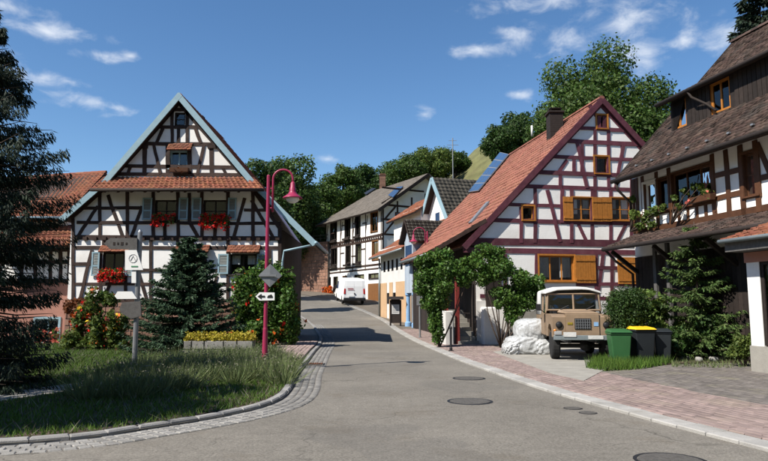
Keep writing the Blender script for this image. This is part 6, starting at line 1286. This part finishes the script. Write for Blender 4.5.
shrub('dense trumpet vine hedge with orange blossoms at the corner of the left house', bxs(24.2, [(250, 300, 18, 36), (270, 296, 20, 34), (287, 305, 15, 36), (262, 328, 24, 20), (286, 330, 15, 18), (258, 278, 14, 12), (276, 278, 12, 11), (290, 318, 10, 26, 3.5), (288, 300, 10, 24, 5), (242, 325, 10, 18), (273, 308, 22, 32), (268, 288, 20, 18)]), 32000, 0.13, 'leaf_vine', 21, 'flowering_hedge', 'hedge', sub=11, flowers=(('petal_orange', 120, 0.15), ('petal_red', 30, 0.13)))
shrub('tall mixed flower bed with red, pink and yellow blossoms under the left house', bxs(22.2, [(80, 325, 15, 24), (98, 320, 14, 30), (115, 325, 13, 26), (72, 342, 14, 14), (92, 345, 16, 12), (116, 345, 14, 12), (106, 298, 12, 10)]), 7500, 0.12, 'leaf_light', 22, 'flower_bed', 'flower bed', flowers=(('petal_orange', 50, 0.11), ('petal_pink', 30, 0.11), ('petal_yellow', 28, 0.1), ('petal_red', 24, 0.1)))
shrub('russet leaved shrub behind the flower bed', bxs(23.2, [(82, 303, 14, 10), (90, 308, 12, 12), (74, 312, 8, 10)]), 1800, 0.12, 'leaf_russet', 23, group=GP)
shrub('leafy vine covering the left end of the porch roof', bxs(23.9, [(437, 266, 24, 18), (424, 285, 13, 16), (453, 270, 15, 14), (441, 290, 19, 14), (435, 315, 7, 20), (421, 262, 10, 10), (437, 300, 14, 14), (470, 262, 10, 8), (437, 330, 7, 14), (428, 300, 10, 14), (464, 276, 13, 13)], .5), 24000, 0.115, 'leaf_vine', 24, 'climbing_vine', 'vine', group=GP, sub=13, stems=(on_z(437, 345, .05).x, 24.0, .0))
shrub('bushy vine hanging in front of the porch stair and plinth', bxs(23.7, [(500, 268, 23, 18), (522, 282, 19, 15), (484, 275, 13, 15), (508, 296, 20, 14), (530, 300, 12, 12), (490, 250, 16, 8), (538, 285, 10, 13), (514, 312, 10, 16), (476, 260, 10, 10)], .45), 21000, 0.105, 'leaf_vine', 25, 'climbing_vine', 'vine', group=GP, sub=13, stems=(on_z(509, 350, .05).x, 23.8, .0))
shrub('round dense dark green bush behind the bins', bxs(17.95, [(627, 308, 19, 19), (622, 314, 16, 18), (633, 314, 15, 18), (628, 333, 17, 18), (620, 300, 10, 10), (634, 299, 10, 10)], .4), 16000, 0.06, 'leaf_dark', 26, 'round_bush', 'bush', sub=0, shell=.7)
shrub('loose light green shrub between round bush and young spruce', bxs(18.8, [(652, 308, 14, 16), (664, 318, 12, 20), (672, 330, 14, 18), (654, 330, 12, 22), (646, 295, 8, 8)]), 3600, 0.12, 'leaf_light', 27, group=GP)
shrub('low dark foliage at the foot of the young spruce', bxs(18.2, [(690, 338, 20, 14), (715, 340, 18, 14), (672, 346, 14, 10), (700, 325, 18, 14)]), 6500, 0.10, 'leaf_dark', 28, group=GP)
shrub('dry yellowish small bush beside the annex base', bxs(16.4, [(743, 348, 13, 12), (752, 342, 8, 14), (735, 352, 8, 8)], .3), 2600, 0.075, 'leaf_light', 29, group=GP)
shrub('sprawling flowering plants along the wall behind the dry bush', bxs(18.8, [(735, 315, 12, 24), (745, 300, 8, 16), (748, 330, 8, 16)], .4), 1800, 0.11, 'leaf_light', 30, group=GP, flowers=(('petal_pink', 10, .08), ('petal_white', 12, .08)))
def facade_vine(label, seed, pts, n, leaf, m):   # lumps on the right facade
    out = []
    for px, py, r in pts: u, z = PR.uz(px, py, .25); p = PR.p(u, z, .25); k = p.y / FPX; out.append((p.x, p.y, p.z, r * k, r * k, r * k))
    return shrub(label, out, n, leaf, m, seed, 'climbing_vine', 'vine', group=GP, stems=tuple(PR.p(PR.uz(pts[0][0], 200)[0], zpw + .1, .2)))
facade_vine('yellow-green vine trailing over the skirt roof of the right house', 31, [(634, 214, 8), (645, 218, 7), (655, 212, 6), (663, 208, 5), (640, 227, 6), (652, 224, 5), (632, 200, 5)], 1500, .11, 'leaf_light')
facade_vine('thin vine and potted leaves around the upper right house window', 32, [(676, 198, 5), (684, 190, 5), (692, 187, 5), (680, 207, 4), (700, 186, 4), (704, 192, 4)], 420, .12, 'leaf_light')
a, b = PR.uz(691, 204, .2), PR.uz(713, 203, .2); flower_box(PR, a[0], b[0], a[1], .2, 'wooden flower box with few plants on the right house', 33, n=4, petals='petal_pink', leaf='leaf_light', rise=.12, fall=.05)
# ground cover
def zone(px): return [tuple(on_z(x, y, .06).xy) for x, y in px]
ISL = isl
lw = [p for p in isl if p[0] > -13.5 and p[1] < 25.8] + [(-4.2, 25.5), (-14, 25.5), (-13.4, 5.0)]
P = scatter(lw, 130000, 41, .06); pp_ = [tuple(p) for p in PATH]; P = P[~in_poly(P[:, 0], P[:, 1], pp_)]; blades('grass', 'short green lawn grass on the island left of the road', 'grass', P, .03, .10, .016, 'grass', 42, .5)
P = scatter(lw, 9000, 141, .06); P = P[~in_poly(P[:, 0], P[:, 1], pp_)]; blades('dry_grass', 'scattered dry straw-coloured blades in the island lawn', 'grass', P, .04, .16, .016, 'lavender_tip', 142, .7)
lav = zone(((70, 398), (105, 378), (150, 366), (215, 358), (272, 357), (292, 366), (296, 378), (288, 386), (230, 384), (160, 394), (105, 404)))
rs = np.random.RandomState(77); cl = scatter(lav, 230, 78, .05); k_ = rs.randint(0, len(cl), 30000); sp2 = rs.normal(size=(30000, 3)) * .11; sp2[:, 2] = 0
P = cl[k_] + sp2; hs = rs.uniform(.55, 1.25, len(cl))[k_]
n_ = len(P); h_ = (rs.uniform(.16, .46, n_) * hs)[:, None]; out_ = sp2 * 1.3 + rs.normal(size=(n_, 3)) * .05; out_[:, 2] = 0; a_ = rs.uniform(0, 6.28, n_); sd_ = np.stack([np.cos(a_), np.sin(a_), np.zeros(n_)], 1) * .011
v = np.stack([P - sd_, P + sd_, P + out_ + np.array([0, 0, 1.0]) * h_], 1).reshape(-1, 3); tag(np_obj('lavender', v, np.arange(3 * n_).reshape(n_, 3), 'lavender', None, kind='stuff'), 'grey-green lavender and long grass clumps along the left kerb', 'lavender')
sel = rs.choice(n_, 4500, replace=False); P = (P + out_ * .95 + np.array([0, 0, .95]) * h_)[sel]; v, f_ = leaf_quads(np.random.RandomState(46), P, .05, aspect=.4); tag(np_obj('lavender_spikes', v, f_, 'lavender_tip', None, kind='stuff'), 'faded lavender flower spikes above the clumps by the left kerb', 'lavender')
tuft = zone(((585, 368), (600, 357), (668, 356), (672, 364), (640, 369), (606, 371))); P = scatter(tuft, 5200, 47, .05); blades('tall_grass', 'bright green grass tufts at the foot of the bins', 'grass', P, .08, .28, .02, 'grass', 48, .3)
edge = zone(((668, 362), (735, 356), (760, 366), (735, 368), (672, 367))); P = scatter(edge, 900, 49, .05); blades('weeds', 'sparse weeds along the edge of the paved driveway', 'weeds', P, .04, .16, .02, 'lavender', 50, .4)
mb = MB(); ed = zone(((590, 364), (668, 352), (760, 350), (764, 362), (700, 363), (640, 366))); mb.prism([(x, y, .03) for x, y in ed], (0, 0, .045)); tag(mb.build('garden_soil', 'soil'), kind='structure')
R = random.Random(9)
for k in range(9):
    p = on_z(R.uniform(685, 735), R.uniform(357, 363), .07); root = thing('garden_stone', 'one of the rough pale stones edging the garden bed before the spruce', 'stone', tuple(p), 'stones edging the garden bed'); lumpy(p + V(0, 0, .05), (R.uniform(.07, .16), .1, R.uniform(.05, .09)), k, 'stone_grey', root, 'boulder', 2, .15)

# ================================================================== HILLSIDE TREES
def T_(label, px, ytop, d, wpx, m='leaf_mid', seed=1, n=7000, leaf=.5, lo=.25, lumps=26, **k):
    p = on_y(px, ytop, d); zb = hz(p.x, d) - .1; return broad_tree(label, p.x, d, zb, p.z - zb, wpx * 1.22 * d / FPX, int(n * 2.3), leaf * .78, m, seed, int(lumps * 1.3), trunk=.32, crown_lo=lo, **k)
T_('broad dark tree right behind the left house chimney side', 262, 152, 60, 30, 'leaf_dark', 101, 9000, .42, .2)
T_('large rounded tree rising behind the tall lamp', 290, 144, 72, 34, 'leaf_mid', 102, 11000, .45, .12)
T_('tree filling the gap above the stone wall', 318, 172, 80, 24, 'leaf_mid', 103, 7000, .45, .1)
T_('low tree behind the far house roof, left', 342, 158, 98, 22, 'leaf_mid', 104, 6000, .5, .1)
T_('low tree behind the far house chimney', 370, 160, 102, 20, 'leaf_dark', 105, 6000, .5, .1)
T_('light green tree on the hill above the far house', 402, 152, 108, 24, 'leaf_mid', 106, 6500, .5, .1)
T_('light green bushy tree on the hill crest near the antenna', 432, 146, 112, 26, 'leaf_light', 107, 7000, .5, .08)
T_('small tree on the crest beside the grassy slope', 455, 150, 116, 14, 'leaf_mid', 108, 3500, .5, .08)
T_('dark tree on the crest left of the middle house chimney', 500, 124, 100, 18, 'leaf_dark', 109, 5000, .5, .1); T_('dark crest tree close behind the middle house roof', 516, 112, 102, 20, 'leaf_dark', 110, 6000, .5, .1)
T_('largest spreading tree towering behind the middle house gable', 594, 38, 60, 68, 'leaf_mid', 111, 26000, .42, .22, 46, lr=(.2, .34))
T_('dense tree between the middle and right house roofs', 652, 86, 56, 36, 'leaf_mid', 112, 11000, .4, .15)
T_('pale thin-crowned tree behind the right house dormer', 703, 58, 66, 26, 'leaf_light', 113, 3200, .4, .2, group='trees on the hillside'); T_('tree behind the right house verge', 680, 92, 60, 24, 'leaf_mid', 114, 5000, .4, .1)
T_('low bushy tree beside the stone wall at the bend', 309, 210, 76, 15, 'leaf_mid', 116, 4000, .38, .05); T_('bush below the far house eave left corner', 322, 228, 78, 9, 'leaf_mid', 117, 2400, .35, .0); T_('dark tree beside the gable of the left house roof edge', 275, 190, 50, 22, 'leaf_dark', 118, 6000, .35, .1)
tr_ = on_y(757, -30, 40); conifer('dark conifer behind the ridge of the right house', tr_.x, 40, .0, tr_.z, 3.4, 'needle_dark', 115, whorl=.5, per=12, pts=12, needles=7, nl=.45, nw=.16, droop=.2, z0=8, hang=.5, shape=.55, trunk=.3, group='trees on the hillside')
